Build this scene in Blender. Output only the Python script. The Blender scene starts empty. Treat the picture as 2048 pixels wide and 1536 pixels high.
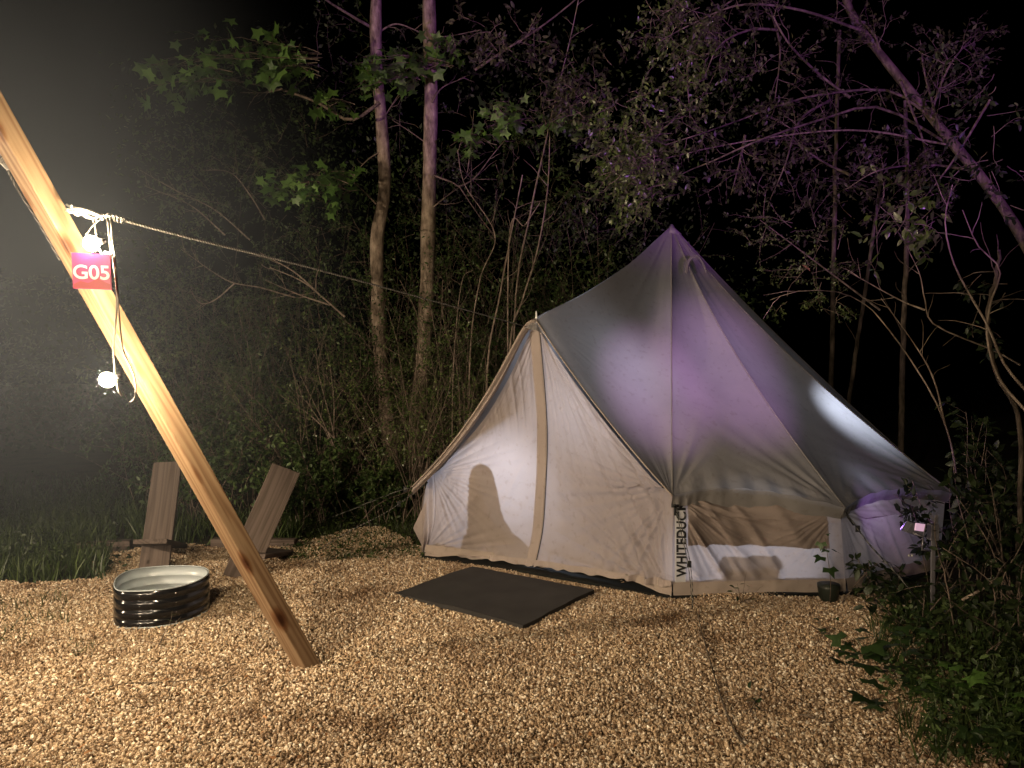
import bpy, math, random
import numpy as np
from mathutils import Vector, Matrix, Euler
R = math.radians
sc = bpy.context.scene
rng = np.random.default_rng(7)
rnd = random.Random(11)

# ------------------------------------------------------------------ camera, sky, lamps, exposure
CAM_H, F, HZ = 1.64, 1538.0, 740.0
PITCH = math.atan((768 - HZ) / F)
cam_d = bpy.data.cameras.new('camera'); cam = bpy.data.objects.new('camera', cam_d)
sc.collection.objects.link(cam); sc.camera = cam
cam.location = (0, 0, CAM_H); cam.rotation_euler = (math.pi / 2 - PITCH, 0, 0)
cam_d.sensor_width = 36; cam_d.lens = 36 * F / 2048
cam_d.clip_start = 0.05; cam_d.clip_end = 400

def PX(px, py, y):
    """world point measured from the photograph at forward distance y"""
    u = (px - 1024) / F; v = (768 - py) / F
    c, s = math.cos(PITCH), math.sin(PITCH)
    fy = c + v * s; fz = v * c - s
    k = y / fy
    return np.array([u * k, y, CAM_H + fz * k])
def G(px, py, z=0.0):
    u = (px - 1024) / F; v = (768 - py) / F
    c, s = math.cos(PITCH), math.sin(PITCH)
    fy = c + v * s; fz = v * c - s
    k = (z - CAM_H) / fz
    return np.array([u * k, fy * k, z])

w = bpy.data.worlds.new('World'); sc.world = w; w.use_nodes = True
nt = w.node_tree; bg = nt.nodes['Background']
sky = nt.nodes.new('ShaderNodeTexSky'); sky.sky_type = 'NISHITA'; sky.sun_disc = False
sky.sun_elevation = R(-8); sky.sun_rotation = R(200)
nt.links.new(sky.outputs[0], bg.inputs[0]); bg.inputs[1].default_value = 0.02

def lamp(name, kind, loc, power, col, radius=0.03, target=None, angle=None, blend=0.3):
    d = bpy.data.lights.new(name, kind); d.energy = power; d.color = col
    d.shadow_soft_size = radius
    o = bpy.data.objects.new(name, d); sc.collection.objects.link(o); o.location = loc
    if kind == 'SPOT':
        d.spot_size = R(angle); d.spot_blend = blend
    if target is not None:
        o.rotation_euler = (Vector(target) - Vector(loc)).to_track_quat('-Z', 'Y').to_euler()
    return o
WARM = (1.0, 0.78, 0.53)
# the rest of the bulb string runs on out of the frame, to the left of and behind the photographer
lamp('string_bulb_lamp', 'SPOT', (-6.4, 2.0, 2.4), 1500, WARM, 0.12, (-6.4 + 10 * math.sin(R(49)), 2.0 + 10 * math.cos(R(49)), 1.2), 88, 0.75)
lamp('string_bulb_lamp', 'SPOT', (-4.6, -3.4, 2.7), 700, WARM, 0.20, (-4.6 + 10 * math.sin(R(16)), -3.4 + 10 * math.cos(R(16)), 1.2), 62, 0.75)
lamp('string_bulb_lamp', 'SPOT', (-2.6, -4.6, 2.9), 420, WARM, 0.20, (-2.6 + 10 * math.sin(R(11)), -4.6 + 10 * math.cos(R(11)), 2.6), 66, 0.75)
lamp('string_bulb_lamp', 'POINT', (-2.9, 0.6, 2.55), 60, WARM, 0.04)
lamp('string_bulb_lamp', 'SPOT', (-1.5, -1.6, 2.7), 400, WARM, 0.06, (-0.3, 3.6, 0), 74, 1.0)
# purple flood standing behind the photographer to the right, thrown up over the tent into the trees
PUR = (0.60, 0.18, 1.0)
lamp('purple_flood_lamp', 'SPOT', (3.2, -4.0, 1.4), 3400, PUR, 0.05, (2.7, 7.0, 7.3), 48, 0.30)
lamp('purple_flood_lamp', 'SPOT', (3.4, -4.2, 1.2), 6400, (0.78, 0.38, 1.0), 0.05, PX(1480, 735, 6.3), 8.0, 1.0)
lamp('purple_flood_lamp', 'SPOT', (3.0, -4.2, 1.2), 6000, (0.80, 0.42, 0.92), 0.05, PX(1322, 780, 6.0), 6.5, 1.0)
# lights burning inside the tent, with one added bounce fill
COOL = (0.70, 0.80, 1.0)
LD = np.array([0.22, 7.05, 0.90])
lamp('tent_lamp_door', 'SPOT', LD, 84, COOL, 0.02, PX(975, 985, 6.35), 118, 0.9)
lamp('tent_lamp_roof', 'SPOT', (0.88, 6.85, 1.15), 85, COOL, 0.08, PX(1208, 770, 6.25), 112, 1.0)
lamp('tent_fill_middle', 'POINT', (1.6, 7.2, 1.1), 42, COOL, 0.10)  # soft fill added for light bounced around inside the tent
lamp('tent_lamp_right', 'SPOT', (2.62, 7.2, 0.90), 300, COOL, 0.02, PX(1690, 835, 6.85), 80, 0.9)
lamp('tent_lamp_low', 'POINT', (2.66, 6.02, 0.66), 2.0, COOL, 0.04)
lamp('garden_flood_glow', 'SPOT', PX(1796, 1054, 5.22), 15, (0.52, 0.25, 1.0), 0.03, (3.3, 6.5, 0.75), 84, 0.9)
lamp('tent_lamp_wall', 'SPOT', (1.70, 7.3, 0.5), 190, COOL, 0.04, PX(1490, 1110, 5.6), 42, 0.5)

sc.view_settings.view_transform = 'Standard'; sc.view_settings.look = 'None'
sc.view_settings.exposure = 0; sc.view_settings.gamma = 1
sc.cycles.max_bounces = 6; sc.cycles.transparent_max_bounces = 12
sc.cycles.volume_bounces = 0
sc.cycles.use_denoising = True
try: sc.cycles.sample_clamp_indirect = 3.0
except Exception: pass

# ------------------------------------------------------------------ helpers
def org(o):
    p = Vector((0, 0, 0))
    while o is not None:
        p += o.location; o = o.parent
    return p
def tag(o, label=None, cat=None, group=None, kind=None):
    if label: o['label'] = label
    if cat: o['category'] = cat
    if group: o['group'] = group
    if kind: o['kind'] = kind
    return o
def thing(name, label, cat, loc, group=None):
    o = bpy.data.objects.new(name, None); sc.collection.objects.link(o)
    o.location = tuple(float(v) for v in loc); o.empty_display_size = 0.1
    return tag(o, label, cat, group)
def mk(name, V, Fc, mat, parent=None, smooth=True, loc=None, kind=None):
    V = np.asarray(V, dtype=float)
    if parent is not None: off = np.array(org(parent))
    else: off = np.array(loc if loc is not None else (0, 0, 0), dtype=float)
    me = bpy.data.meshes.new(name)
    if isinstance(Fc, np.ndarray):
        n = Fc.shape[1]; m = len(Fc)
        me.vertices.add(len(V)); me.vertices.foreach_set('co', (V - off).ravel())
        me.loops.add(n * m); me.loops.foreach_set('vertex_index', Fc.ravel().astype(np.int32))
        me.polygons.add(m)
        me.polygons.foreach_set('loop_start', (np.arange(m) * n).astype(np.int32))
        try: me.polygons.foreach_set('loop_total', np.full(m, n, dtype=np.int32))
        except Exception: pass
        me.update(calc_edges=True); me.validate()
    else:
        me.from_pydata([tuple(v) for v in (V - off)], [], Fc); me.update()
    if smooth: me.polygons.foreach_set('use_smooth', np.ones(len(me.polygons), dtype=bool))
    if mat: me.materials.append(mat)
    o = bpy.data.objects.new(name, me); sc.collection.objects.link(o)
    if parent is not None: o.parent = parent
    else: o.location = tuple(off)
    if kind: o['kind'] = kind
    return o
class MB:
    def __init__(s): s.v = []; s.f = []; s.n = 0
    def add(s, V, Fs):
        V = np.asarray(V, float); s.v.append(V)
        s.f += [tuple(int(i) + s.n for i in f) for f in Fs]; s.n += len(V)
    def tube(s, pts, rad, sides=6, cap=True):
        pts = np.asarray(pts, float); n = len(pts)
        rad = np.full(n, rad) if np.isscalar(rad) else np.asarray(rad)
        T = np.gradient(pts, axis=0); T /= np.linalg.norm(T, axis=1)[:, None] + 1e-9
        a = np.array([0.13, 0.21, 1.0]) if abs(T[0][2]) < .9 else np.array([1.0, .1, 0])
        V = []
        for i in range(n):
            b = np.cross(T[i], a); b /= np.linalg.norm(b) + 1e-9; a2 = np.cross(b, T[i]); a = a2
            for k in range(sides):
                t = 2 * math.pi * k / sides
                V.append(pts[i] + rad[i] * (math.cos(t) * b + math.sin(t) * a2))
        Fs = [(i * sides + k, i * sides + (k + 1) % sides, (i + 1) * sides + (k + 1) % sides, (i + 1) * sides + k)
              for i in range(n - 1) for k in range(sides)]
        if cap: Fs += [tuple(range(sides))[::-1], tuple(range((n - 1) * sides, n * sides))]
        s.add(V, Fs)
    def box(s, c, size, M=None):
        h = np.array(size) / 2
        P = np.array([[x, y, z] for x in (-1, 1) for y in (-1, 1) for z in (-1, 1)]) * h
        if M is not None: P = P @ np.array(M).T
        s.add(P + np.array(c), [(0, 1, 3, 2), (4, 6, 7, 5), (0, 4, 5, 1), (2, 3, 7, 6), (0, 2, 6, 4), (1, 5, 7, 3)])
    def build(s, name, mat, parent=None, smooth=True, loc=None, kind=None, bevel=0):
        o = mk(name, np.vstack(s.v), s.f, mat, parent, smooth, loc, kind)
        if bevel:
            m = o.modifiers.new('b', 'BEVEL'); m.width = bevel; m.segments = 2
        return o
def smoothpts(P, n):
    """Catmull-Rom through control points"""
    P = np.asarray(P, float)
    Q = np.vstack([2 * P[0] - P[1], P, 2 * P[-1] - P[-2]]); out = []
    m = len(P) - 1
    for i in range(n):
        t = i / (n - 1) * m; k = min(int(t), m - 1); u = t - k
        a, b, c, d = Q[k], Q[k + 1], Q[k + 2], Q[k + 3]
        out.append(.5 * ((2 * b) + (c - a) * u + (2 * a - 5 * b + 4 * c - d) * u * u + (-a + 3 * b - 3 * c + d) * u ** 3))
    return np.array(out)

# ------------------------------------------------------------------ materials
def mat(name):
    m = bpy.data.materials.new(name); m.use_nodes = True
    n = m.node_tree.nodes; l = m.node_tree.links
    return m, n, l, n['Principled BSDF'], n['Material Output']
def ramp(n, stops):
    r = n.new('ShaderNodeValToRGB'); e = r.color_ramp.elements
    while len(e) < len(stops): e.new(.5)
    for i, (p, c) in enumerate(stops):
        e[i].position = p; e[i].color = (*c, 1) if len(c) == 3 else c
    return r
def noise(n, l, scale, detail=4, vec=None, rough=.5, stretch=None, coord='Object'):
    t = n.new('ShaderNodeTexNoise'); t.inputs['Scale'].default_value = scale
    t.inputs['Detail'].default_value = detail; t.inputs['Roughness'].default_value = rough
    tc = n.new('ShaderNodeTexCoord'); src = tc.outputs[coord]
    if stretch:
        mp = n.new('ShaderNodeMapping'); mp.inputs['Scale'].default_value = stretch
        l.new(src, mp.inputs[0]); src = mp.outputs[0]
    l.new(src, t.inputs['Vector'])
    return t
def bump(n, l, src, p, strength, dist):
    b = n.new('ShaderNodeBump'); b.inputs['Strength'].default_value = strength; b.inputs['Distance'].default_value = dist
    l.new(src, b.inputs['Height']); l.new(b.outputs[0], p.inputs['Normal']); return b
def simple(name, col, rough=.6, metal=0, var=.15, scale=20, bstr=0.2, bdist=.002, spec=.5):
    m, n, l, p, o = mat(name)
    t = noise(n, l, scale, 5)
    r = ramp(n, [(.25, tuple(c * (1 - var) for c in col)), (.75, tuple(min(1, c * (1 + var)) for c in col))])
    l.new(t.outputs[0], r.inputs[0]); l.new(r.outputs[0], p.inputs['Base Color'])
    p.inputs['Roughness'].default_value = rough; p.inputs['Metallic'].default_value = metal
    p.inputs['Specular IOR Level'].default_value = spec
    if bstr: bump(n, l, t.outputs[0], p, bstr, bdist)
    return m

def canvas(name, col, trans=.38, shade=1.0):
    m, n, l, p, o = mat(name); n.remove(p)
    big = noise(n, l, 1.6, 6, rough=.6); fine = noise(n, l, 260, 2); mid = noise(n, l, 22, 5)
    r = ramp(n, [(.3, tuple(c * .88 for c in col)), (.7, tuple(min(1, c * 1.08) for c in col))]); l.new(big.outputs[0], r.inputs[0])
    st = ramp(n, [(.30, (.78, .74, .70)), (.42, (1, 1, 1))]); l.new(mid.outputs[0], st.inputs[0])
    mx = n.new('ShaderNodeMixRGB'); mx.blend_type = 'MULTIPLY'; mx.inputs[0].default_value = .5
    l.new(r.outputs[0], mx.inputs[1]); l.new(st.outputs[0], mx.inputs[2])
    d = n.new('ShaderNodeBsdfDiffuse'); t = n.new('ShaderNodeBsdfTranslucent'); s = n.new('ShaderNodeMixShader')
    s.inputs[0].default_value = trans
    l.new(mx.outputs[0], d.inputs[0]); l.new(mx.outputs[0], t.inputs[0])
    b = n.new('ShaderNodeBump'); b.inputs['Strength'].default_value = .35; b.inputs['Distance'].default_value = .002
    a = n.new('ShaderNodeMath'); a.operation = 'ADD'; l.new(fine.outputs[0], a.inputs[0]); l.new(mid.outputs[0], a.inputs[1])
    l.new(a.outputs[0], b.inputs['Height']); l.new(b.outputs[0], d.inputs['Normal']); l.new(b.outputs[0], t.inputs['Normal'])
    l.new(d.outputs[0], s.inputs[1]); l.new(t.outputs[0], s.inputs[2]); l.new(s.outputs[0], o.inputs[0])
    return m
M = {}
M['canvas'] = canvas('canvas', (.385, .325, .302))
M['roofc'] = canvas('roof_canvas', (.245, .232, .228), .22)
M['canvas2'] = canvas('double_canvas', (.25, .205, .185), .05)
M['zipc'] = canvas('zip_canvas', (.375, .315, .29), .18)
M['mud'] = canvas('mud_flap', (.33, .275, .24), .06)
M['white'] = canvas('white_canvas', (.72, .71, .70), .40)
M['black'] = simple('black_print', (.012, .012, .012), .6, bstr=0)
M['strap'] = simple('black_webbing', (.015, .015, .016), .8, scale=200)
M['rope'] = None

def leafmat(name, c0, c1, trans=.3, rough=.45, spec=.4):
    m, n, l, p, o = mat(name)
    g = n.new('ShaderNodeNewGeometry'); oi = n.new('ShaderNodeObjectInfo')
    add = n.new('ShaderNodeMath'); add.operation = 'ADD'; fr = n.new('ShaderNodeMath'); fr.operation = 'FRACT'
    l.new(g.outputs['Random Per Island'], add.inputs[0]); l.new(oi.outputs['Random'], add.inputs[1]); l.new(add.outputs[0], fr.inputs[0])
    r = ramp(n, [(0, c0), (.8, c1), (1, tuple(min(1, c * 1.5 + .01) for c in c1))]); l.new(fr.outputs[0], r.inputs[0])
    t = noise(n, l, 60, 3); mx = n.new('ShaderNodeMixRGB'); mx.blend_type = 'MULTIPLY'; mx.inputs[0].default_value = .5
    rr = ramp(n, [(.3, (.5, .5, .5)), (.6, (1.2, 1.2, 1.2))]); l.new(t.outputs[0], rr.inputs[0])
    l.new(r.outputs[0], mx.inputs[1]); l.new(rr.outputs[0], mx.inputs[2]); l.new(mx.outputs[0], p.inputs['Base Color'])
    p.inputs['Roughness'].default_value = rough; p.inputs['Specular IOR Level'].default_value = spec
    tr = n.new('ShaderNodeBsdfTranslucent'); l.new(mx.outputs[0], tr.inputs[0])
    s = n.new('ShaderNodeMixShader'); s.inputs[0].default_value = trans
    l.new(p.outputs[0], s.inputs[1]); l.new(tr.outputs[0], s.inputs[2]); l.new(s.outputs[0], o.inputs[0])
    return m
M['maple'] = leafmat('star_leaf', (.050, .115, .024), (.10, .19, .04))
M['privet'] = leafmat('small_leaf', (.05, .085, .022), (.12, .16, .05), rough=.3, spec=.6)
M['dark'] = leafmat('dark_leaf', (.010, .020, .007), (.030, .045, .014))
M['mid'] = leafmat('shrub_leaf', (.025, .050, .014), (.075, .115, .035))
M['grass'] = leafmat('grass_blade', (.018, .038, .008), (.055, .08, .02))
M['broad'] = leafmat('broad_leaf', (.018, .038, .012), (.035, .065, .020), rough=.4)
M['redleaf'] = leafmat('dull_leaf', (.035, .034, .020), (.065, .066, .034), rough=.5)
M['dead'] = leafmat('dead_leaf', (.10, .045, .02), (.25, .13, .06), .1, .8, .2)

def barkmat(name, c0, c1, sc_=18):
    m, n, l, p, o = mat(name)
    t = noise(n, l, sc_, 8, rough=.65, stretch=(1, 1, .35)); t2 = noise(n, l, 5, 4)
    r = ramp(n, [(.30, tuple(c * .25 for c in c0)), (.46, c0), (.62, c1), (.78, tuple(min(1, c * 1.6) for c in c1))])
    l.new(t.outputs[0], r.inputs[0])
    mx = n.new('ShaderNodeMixRGB'); mx.blend_type = 'MULTIPLY'; mx.inputs[0].default_value = .7
    r2 = ramp(n, [(.35, (.45, .45, .42)), (.6, (1, 1, 1))]); l.new(t2.outputs[0], r2.inputs[0])
    l.new(r.outputs[0], mx.inputs[1]); l.new(r2.outputs[0], mx.inputs[2]); l.new(mx.outputs[0], p.inputs['Base Color'])
    p.inputs['Roughness'].default_value = .9; p.inputs['Specular IOR Level'].default_value = .2
    bump(n, l, t.outputs[0], p, .9, .012)
    return m
M['bark'] = barkmat('grey_bark', (.22, .17, .13), (.36, .29, .23))
M['twig'] = barkmat('twig_bark', (.13, .10, .08), (.22, .17, .135), 40)
M['stem'] = barkmat('pale_stem', (.20, .155, .125), (.31, .25, .21), 40)
M['dkbark'] = barkmat('dark_bark', (.10, .08, .06), (.18, .14, .11))

def woodmat(name, c_dark, c_mid, c_light, knots=True, rough=.6, ring=9.0):
    m, n, l, p, o = mat(name)
    tc = n.new('ShaderNodeTexCoord'); mp = n.new('ShaderNodeMapping'); mp.inputs['Scale'].default_value = (1, 1, .06)
    l.new(tc.outputs['Object'], mp.inputs[0])
    wob = n.new('ShaderNodeTexNoise'); wob.inputs['Scale'].default_value = 9; wob.inputs['Detail'].default_value = 2
    l.new(mp.outputs[0], wob.inputs['Vector'])
    vm = n.new('ShaderNodeMixRGB'); vm.blend_type = 'ADD'; vm.inputs[0].default_value = .22
    l.new(mp.outputs[0], vm.inputs[1]); l.new(wob.outputs['Color'], vm.inputs[2])
    wv = n.new('ShaderNodeTexWave'); wv.wave_type = 'RINGS'; wv.rings_direction = 'Z'
    wv.inputs['Scale'].default_value = ring; wv.inputs['Distortion'].default_value = 1.5; wv.inputs['Detail'].default_value = 3
    l.new(vm.outputs[0], wv.inputs['Vector'])
    r = ramp(n, [(.05, c_light), (.6, c_mid), (.95, c_dark)]); l.new(wv.outputs['Fac'], r.inputs[0])
    gr = noise(n, l, 60, 6, stretch=(1, 1, .03)); rg = ramp(n, [(.3, (.72, .68, .62)), (.65, (1.05, 1.05, 1.05))]); l.new(gr.outputs[0], rg.inputs[0])
    mx = n.new('ShaderNodeMixRGB'); mx.blend_type = 'MULTIPLY'; mx.inputs[0].default_value = .8
    l.new(r.outputs[0], mx.inputs[1]); l.new(rg.outputs[0], mx.inputs[2]); last = mx.outputs[0]
    if knots:
        mp2 = n.new('ShaderNodeMapping'); mp2.inputs['Scale'].default_value = (7, 7, 3.2); l.new(tc.outputs['Object'], mp2.inputs[0])
        vo = n.new('ShaderNodeTexVoronoi'); vo.inputs['Scale'].default_value = 1.0; l.new(mp2.outputs[0], vo.inputs['Vector'])
        rk = ramp(n, [(.10, (.20, .09, .04)), (.20, (.62, .45, .33)), (.30, (1, 1, 1))]); l.new(vo.outputs['Distance'], rk.inputs[0])
        m2 = n.new('ShaderNodeMixRGB'); m2.blend_type = 'MULTIPLY'; m2.inputs[0].default_value = 1
        l.new(last, m2.inputs[1]); l.new(rk.outputs[0], m2.inputs[2]); last = m2.outputs[0]
    l.new(last, p.inputs['Base Color']); p.inputs['Roughness'].default_value = rough; p.inputs['Specular IOR Level'].default_value = .3
    bump(n, l, gr.outputs[0], p, .4, .002)
    return m
M['pine'] = woodmat('fresh_pine', (.175, .105, .058), (.22, .140, .080), (.26, .175, .105))
M['board'] = woodmat('stained_board', (.085, .064, .054), (.105, .080, .069), (.125, .096, .083), False, .8, 9)

# ------------------------------------------------------------------ ground
def hgt(x, y):
    return 0.012 * np.sin(x * 2.3 + 1) * np.sin(y * 1.9) + .008 * np.sin(x * 5.1) * np.cos(y * 4.3 + 2) + .005 * np.sin(x * 13 + 2 * np.sin(y * 7)) * np.sin(y * 15 + 1.5 * np.sin(x * 6)) + .016 * np.exp(-((x + 1.10) ** 2 + (y - 4.17) ** 2) / .018) - .03 * np.exp(-((x + .98) ** 2 + (y - 4.33) ** 2) / .012)
m, n, l, p, o = mat('soil')
t = noise(n, l, 3, 8); t2 = noise(n, l, 60, 5)
r = ramp(n, [(.3, (.020, .016, .009)), (.55, (.045, .032, .018)), (.75, (.035, .042, .016))]); l.new(t.outputs[0], r.inputs[0])
l.new(r.outputs[0], p.inputs['Base Color']); p.inputs['Roughness'].default_value = 1; bump(n, l, t2.outputs[0], p, 1, .03)
M['soil'] = m
def sheet(name, x0, x1, y0, y1, nx, ny, z, mt, f=None):
    X, Y = np.meshgrid(np.linspace(x0, x1, nx), np.linspace(y0, y1, ny))
    Z = z + (f(X, Y) if f else 0 * X)
    V = np.stack([X.ravel(), Y.ravel(), Z.ravel()], 1)
    i = np.arange(nx - 1)[None] + nx * np.arange(ny - 1)[:, None]; i = i.ravel()
    return V, np.stack([i, i + 1, i + 1 + nx, i + nx], 1)
V, Fc = sheet('ground', -60, 60, -30, 90, 121, 121, -.035, None, lambda x, y: .10 * np.sin(x * .4 + 1) * np.sin(y * .33) * np.clip((np.hypot(x, y - 5) - 9) / 6, 0, 1))
mk('ground', V, Fc, M['soil'], loc=(0, 0, 0), kind='structure')

# gravel bed outline (photo measurements on the ground plane)
bed = [G(-420, 1176), G(60, 1168), G(170, 1160), G(215, 1105), G(330, 1092), G(560, 1094), G(640, 1072), G(760, 1050), G(850, 1090),
       np.array([-.6, 7.3, 0]), np.array([3.4, 7.6, 0]), G(1790, 1180), G(1790, 1225), G(1840, 1290), G(1910, 1350), G(1960, 1420), G(2000, 1500),
       np.array([1.75, 2.6, 0]), np.array([2.6, .4, 0]), np.array([2.4, -3.0, 0]), np.array([-6, -3.0, 0]), np.array([-7, 3, 0])]
bed = np.array(bed)[:, :2]
def inpoly(P, poly):
    x, y = P[:, 0], P[:, 1]; c = np.zeros(len(P), bool); j = len(poly) - 1
    for i in range(len(poly)):
        xi, yi = poly[i]; xj, yj = poly[j]
        c ^= ((yi > y) != (yj > y)) & (x < (xj - xi) * (y - yi) / (yj - yi + 1e-12) + xi); j = i
    return c
V, Fc = sheet('b', -7, 5, -3, 8, 221, 203, 0, None, hgt)
cen = V[Fc].mean(1)
jit = .06 * np.stack([np.sin(cen[:, 1] * 9), np.cos(cen[:, 0] * 7)], 1)
Fc = Fc[inpoly(cen[:, :2] + jit, bed)]
used = np.unique(Fc); remap = -np.ones(len(V), int); remap[used] = np.arange(len(used))
m, n, l, p, o = mat('gravel_bed')
t = noise(n, l, 90, 5, rough=.7); r = ramp(n, [(.35, (.05, .030, .015)), (.6, (.17, .11, .06)), (.75, (.30, .21, .12))]); l.new(t.outputs[0], r.inputs[0])
l.new(r.outputs[0], p.inputs['Base Color']); p.inputs['Roughness'].default_value = 1; bump(n, l, t.outputs[0], p, 1, .01)
M['bed'] = m
bedV, bedF = V[used], remap[Fc]
gb = mk('gravel_bed', bedV, bedF, M['bed'], loc=(0, 0, 0), kind='structure')

# stone material
m, n, l, p, o = mat('pebble')
at = n.new('ShaderNodeAttribute'); at.attribute_type = 'INSTANCER'; at.attribute_name = 'tone'
r = ramp(n, [(0, (.12, .075, .042)), (.2, (.30, .205, .125)), (.5, (.49, .365, .24)), (.8, (.66, .53, .385)), (1, (.90, .84, .73))])
l.new(at.outputs['Fac'], r.inputs[0])
t = noise(n, l, 1.7, 4); rr = ramp(n, [(.3, (.7, .66, .6)), (.7, (1.1, 1.1, 1.1))]); l.new(t.outputs[0], rr.inputs[0])
mx = n.new('ShaderNodeMixRGB'); mx.blend_type = 'MULTIPLY'; mx.inputs[0].default_value = 1
l.new(r.outputs[0], mx.inputs[1]); l.new(rr.outputs[0], mx.inputs[2]); gg = n.new('ShaderNodeNewGeometry'); pn = n.new('ShaderNodeTexNoise'); pn.inputs['Scale'].default_value = 1.3; pn.inputs['Detail'].default_value = 6; pn.inputs['Roughness'].default_value = .65
l.new(gg.outputs['Position'], pn.inputs['Vector']); pr = ramp(n, [(.32, (.42, .33, .25)), (.46, (.95, .93, .9)), (.7, (1.12, 1.1, 1.05))]); l.new(pn.outputs[0], pr.inputs[0])
my = n.new('ShaderNodeMixRGB'); my.blend_type = 'MULTIPLY'; my.inputs[0].default_value = 1; l.new(mx.outputs[0], my.inputs[1]); l.new(pr.outputs[0], my.inputs[2])
l.new(my.outputs[0], p.inputs['Base Color'])
p.inputs['Roughness'].default_value = .45; p.inputs['Specular IOR Level'].default_value = .5
M['pebble'] = m
# stones: density by region, only where the photo can see them
cen = bedV[bedF].mean(1)
near = (cen[:, 1] > 1.2) & (np.abs(cen[:, 0]) < cen[:, 1] * .72 + .8)
gF = bedF[near]; used = np.unique(gF); rm = -np.ones(len(bedV), int); rm[used] = np.arange(len(used))
gravel = mk('gravel', bedV[used] + [0, 0, .002], rm[gF], M['pebble'], loc=(0, 0, 0), kind='stuff')
ng = bpy.data.node_groups.new('gravel_scatter', 'GeometryNodeTree')
ng.interface.new_socket('Geometry', in_out='INPUT', socket_type='NodeSocketGeometry')
ng.interface.new_socket('Geometry', in_out='OUTPUT', socket_type='NodeSocketGeometry')
N = ng.nodes; L = ng.links
gi = N.new('NodeGroupInput'); go = N.new('NodeGroupOutput')
vjoin = N.new('GeometryNodeGeometryToInstance')
for k in range(6):
    ico = N.new('GeometryNodeMeshIcoSphere'); ico.inputs['Radius'].default_value = 1; ico.inputs['Subdivisions'].default_value = 2 if k < 3 else 3
    tn = N.new('ShaderNodeTexNoise'); tn.noise_dimensions = '4D'; tn.inputs['W'].default_value = k * 7.3; tn.inputs['Scale'].default_value = .9; tn.inputs['Detail'].default_value = 2
    sub = N.new('ShaderNodeVectorMath'); sub.operation = 'SUBTRACT'; sub.inputs[1].default_value = (.5, .5, .5); L.new(tn.outputs['Color'], sub.inputs[0])
    scl = N.new('ShaderNodeVectorMath'); scl.operation = 'SCALE'; scl.inputs['Scale'].default_value = 1.5; L.new(sub.outputs[0], scl.inputs[0])
    sp = N.new('GeometryNodeSetPosition'); L.new(ico.outputs['Mesh'], sp.inputs['Geometry']); L.new(scl.outputs[0], sp.inputs['Offset'])
    tr = N.new('GeometryNodeTransform'); L.new(sp.outputs[0], tr.inputs['Geometry'])
    s3 = [(1, .72, .52), (1, .85, .6), (1.15, .6, .5), (.9, .8, .7), (1.2, .75, .42), (1, .65, .6)][k]
    tr.inputs['Scale'].default_value = s3
    sm = N.new('GeometryNodeSetMaterial'); sm.inputs['Material'].default_value = M['pebble']; L.new(tr.outputs[0], sm.inputs['Geometry'])
    ss = N.new('GeometryNodeSetShadeSmooth'); L.new(sm.outputs[0], ss.inputs['Geometry'])
    L.new(ss.outputs[0], vjoin.inputs[0])
di = N.new('GeometryNodeDistributePointsOnFaces'); L.new(gi.outputs[0], di.inputs['Mesh']); di.inputs['Density'].default_value = 13500; di.inputs['Seed'].default_value = 3
def rv(dt, lo, hi, seed):
    q = N.new('FunctionNodeRandomValue'); q.data_type = dt
    if dt == 'FLOAT': q.inputs[2].default_value = lo; q.inputs[3].default_value = hi; out = q.outputs[1]
    else: q.inputs[0].default_value = lo; q.inputs[1].default_value = hi; out = q.outputs[0]
    q.inputs['Seed'].default_value = seed; return out
spz = N.new('GeometryNodeSetPosition'); L.new(di.outputs[0], spz.inputs['Geometry']); L.new(rv('FLOAT_VECTOR', (0, 0, -.004), (0, 0, .013), 5), spz.inputs['Offset'])
io = N.new('GeometryNodeInstanceOnPoints'); L.new(spz.outputs[0], io.inputs['Points']); L.new(vjoin.outputs[0], io.inputs['Instance'])
io.inputs['Pick Instance'].default_value = True
L.new(rv('FLOAT_VECTOR', (-1.2, -1.2, 0), (1.2, 1.2, 6.28), 8), io.inputs['Rotation'])
pw = N.new('ShaderNodeMath'); pw.operation = 'POWER'; pw.inputs[1].default_value = 2.2; L.new(rv('FLOAT', 0, 1, 9), pw.inputs[0])
mr = N.new('ShaderNodeMapRange'); mr.inputs['To Min'].default_value = .0036; mr.inputs['To Max'].default_value = .0118; L.new(pw.outputs[0], mr.inputs['Value'])
L.new(mr.outputs[0], io.inputs['Scale'])
sa = N.new('GeometryNodeStoreNamedAttribute'); sa.data_type = 'FLOAT'; sa.domain = 'INSTANCE'; sa.inputs['Name'].default_value = 'tone'
L.new(io.outputs[0], sa.inputs['Geometry'])
L.new(rv('FLOAT', 0, 1, 12), sa.inputs['Value']); L.new(sa.outputs[0], go.inputs[0])
md = gravel.modifiers.new('scatter', 'NODES'); md.node_group = ng

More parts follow.
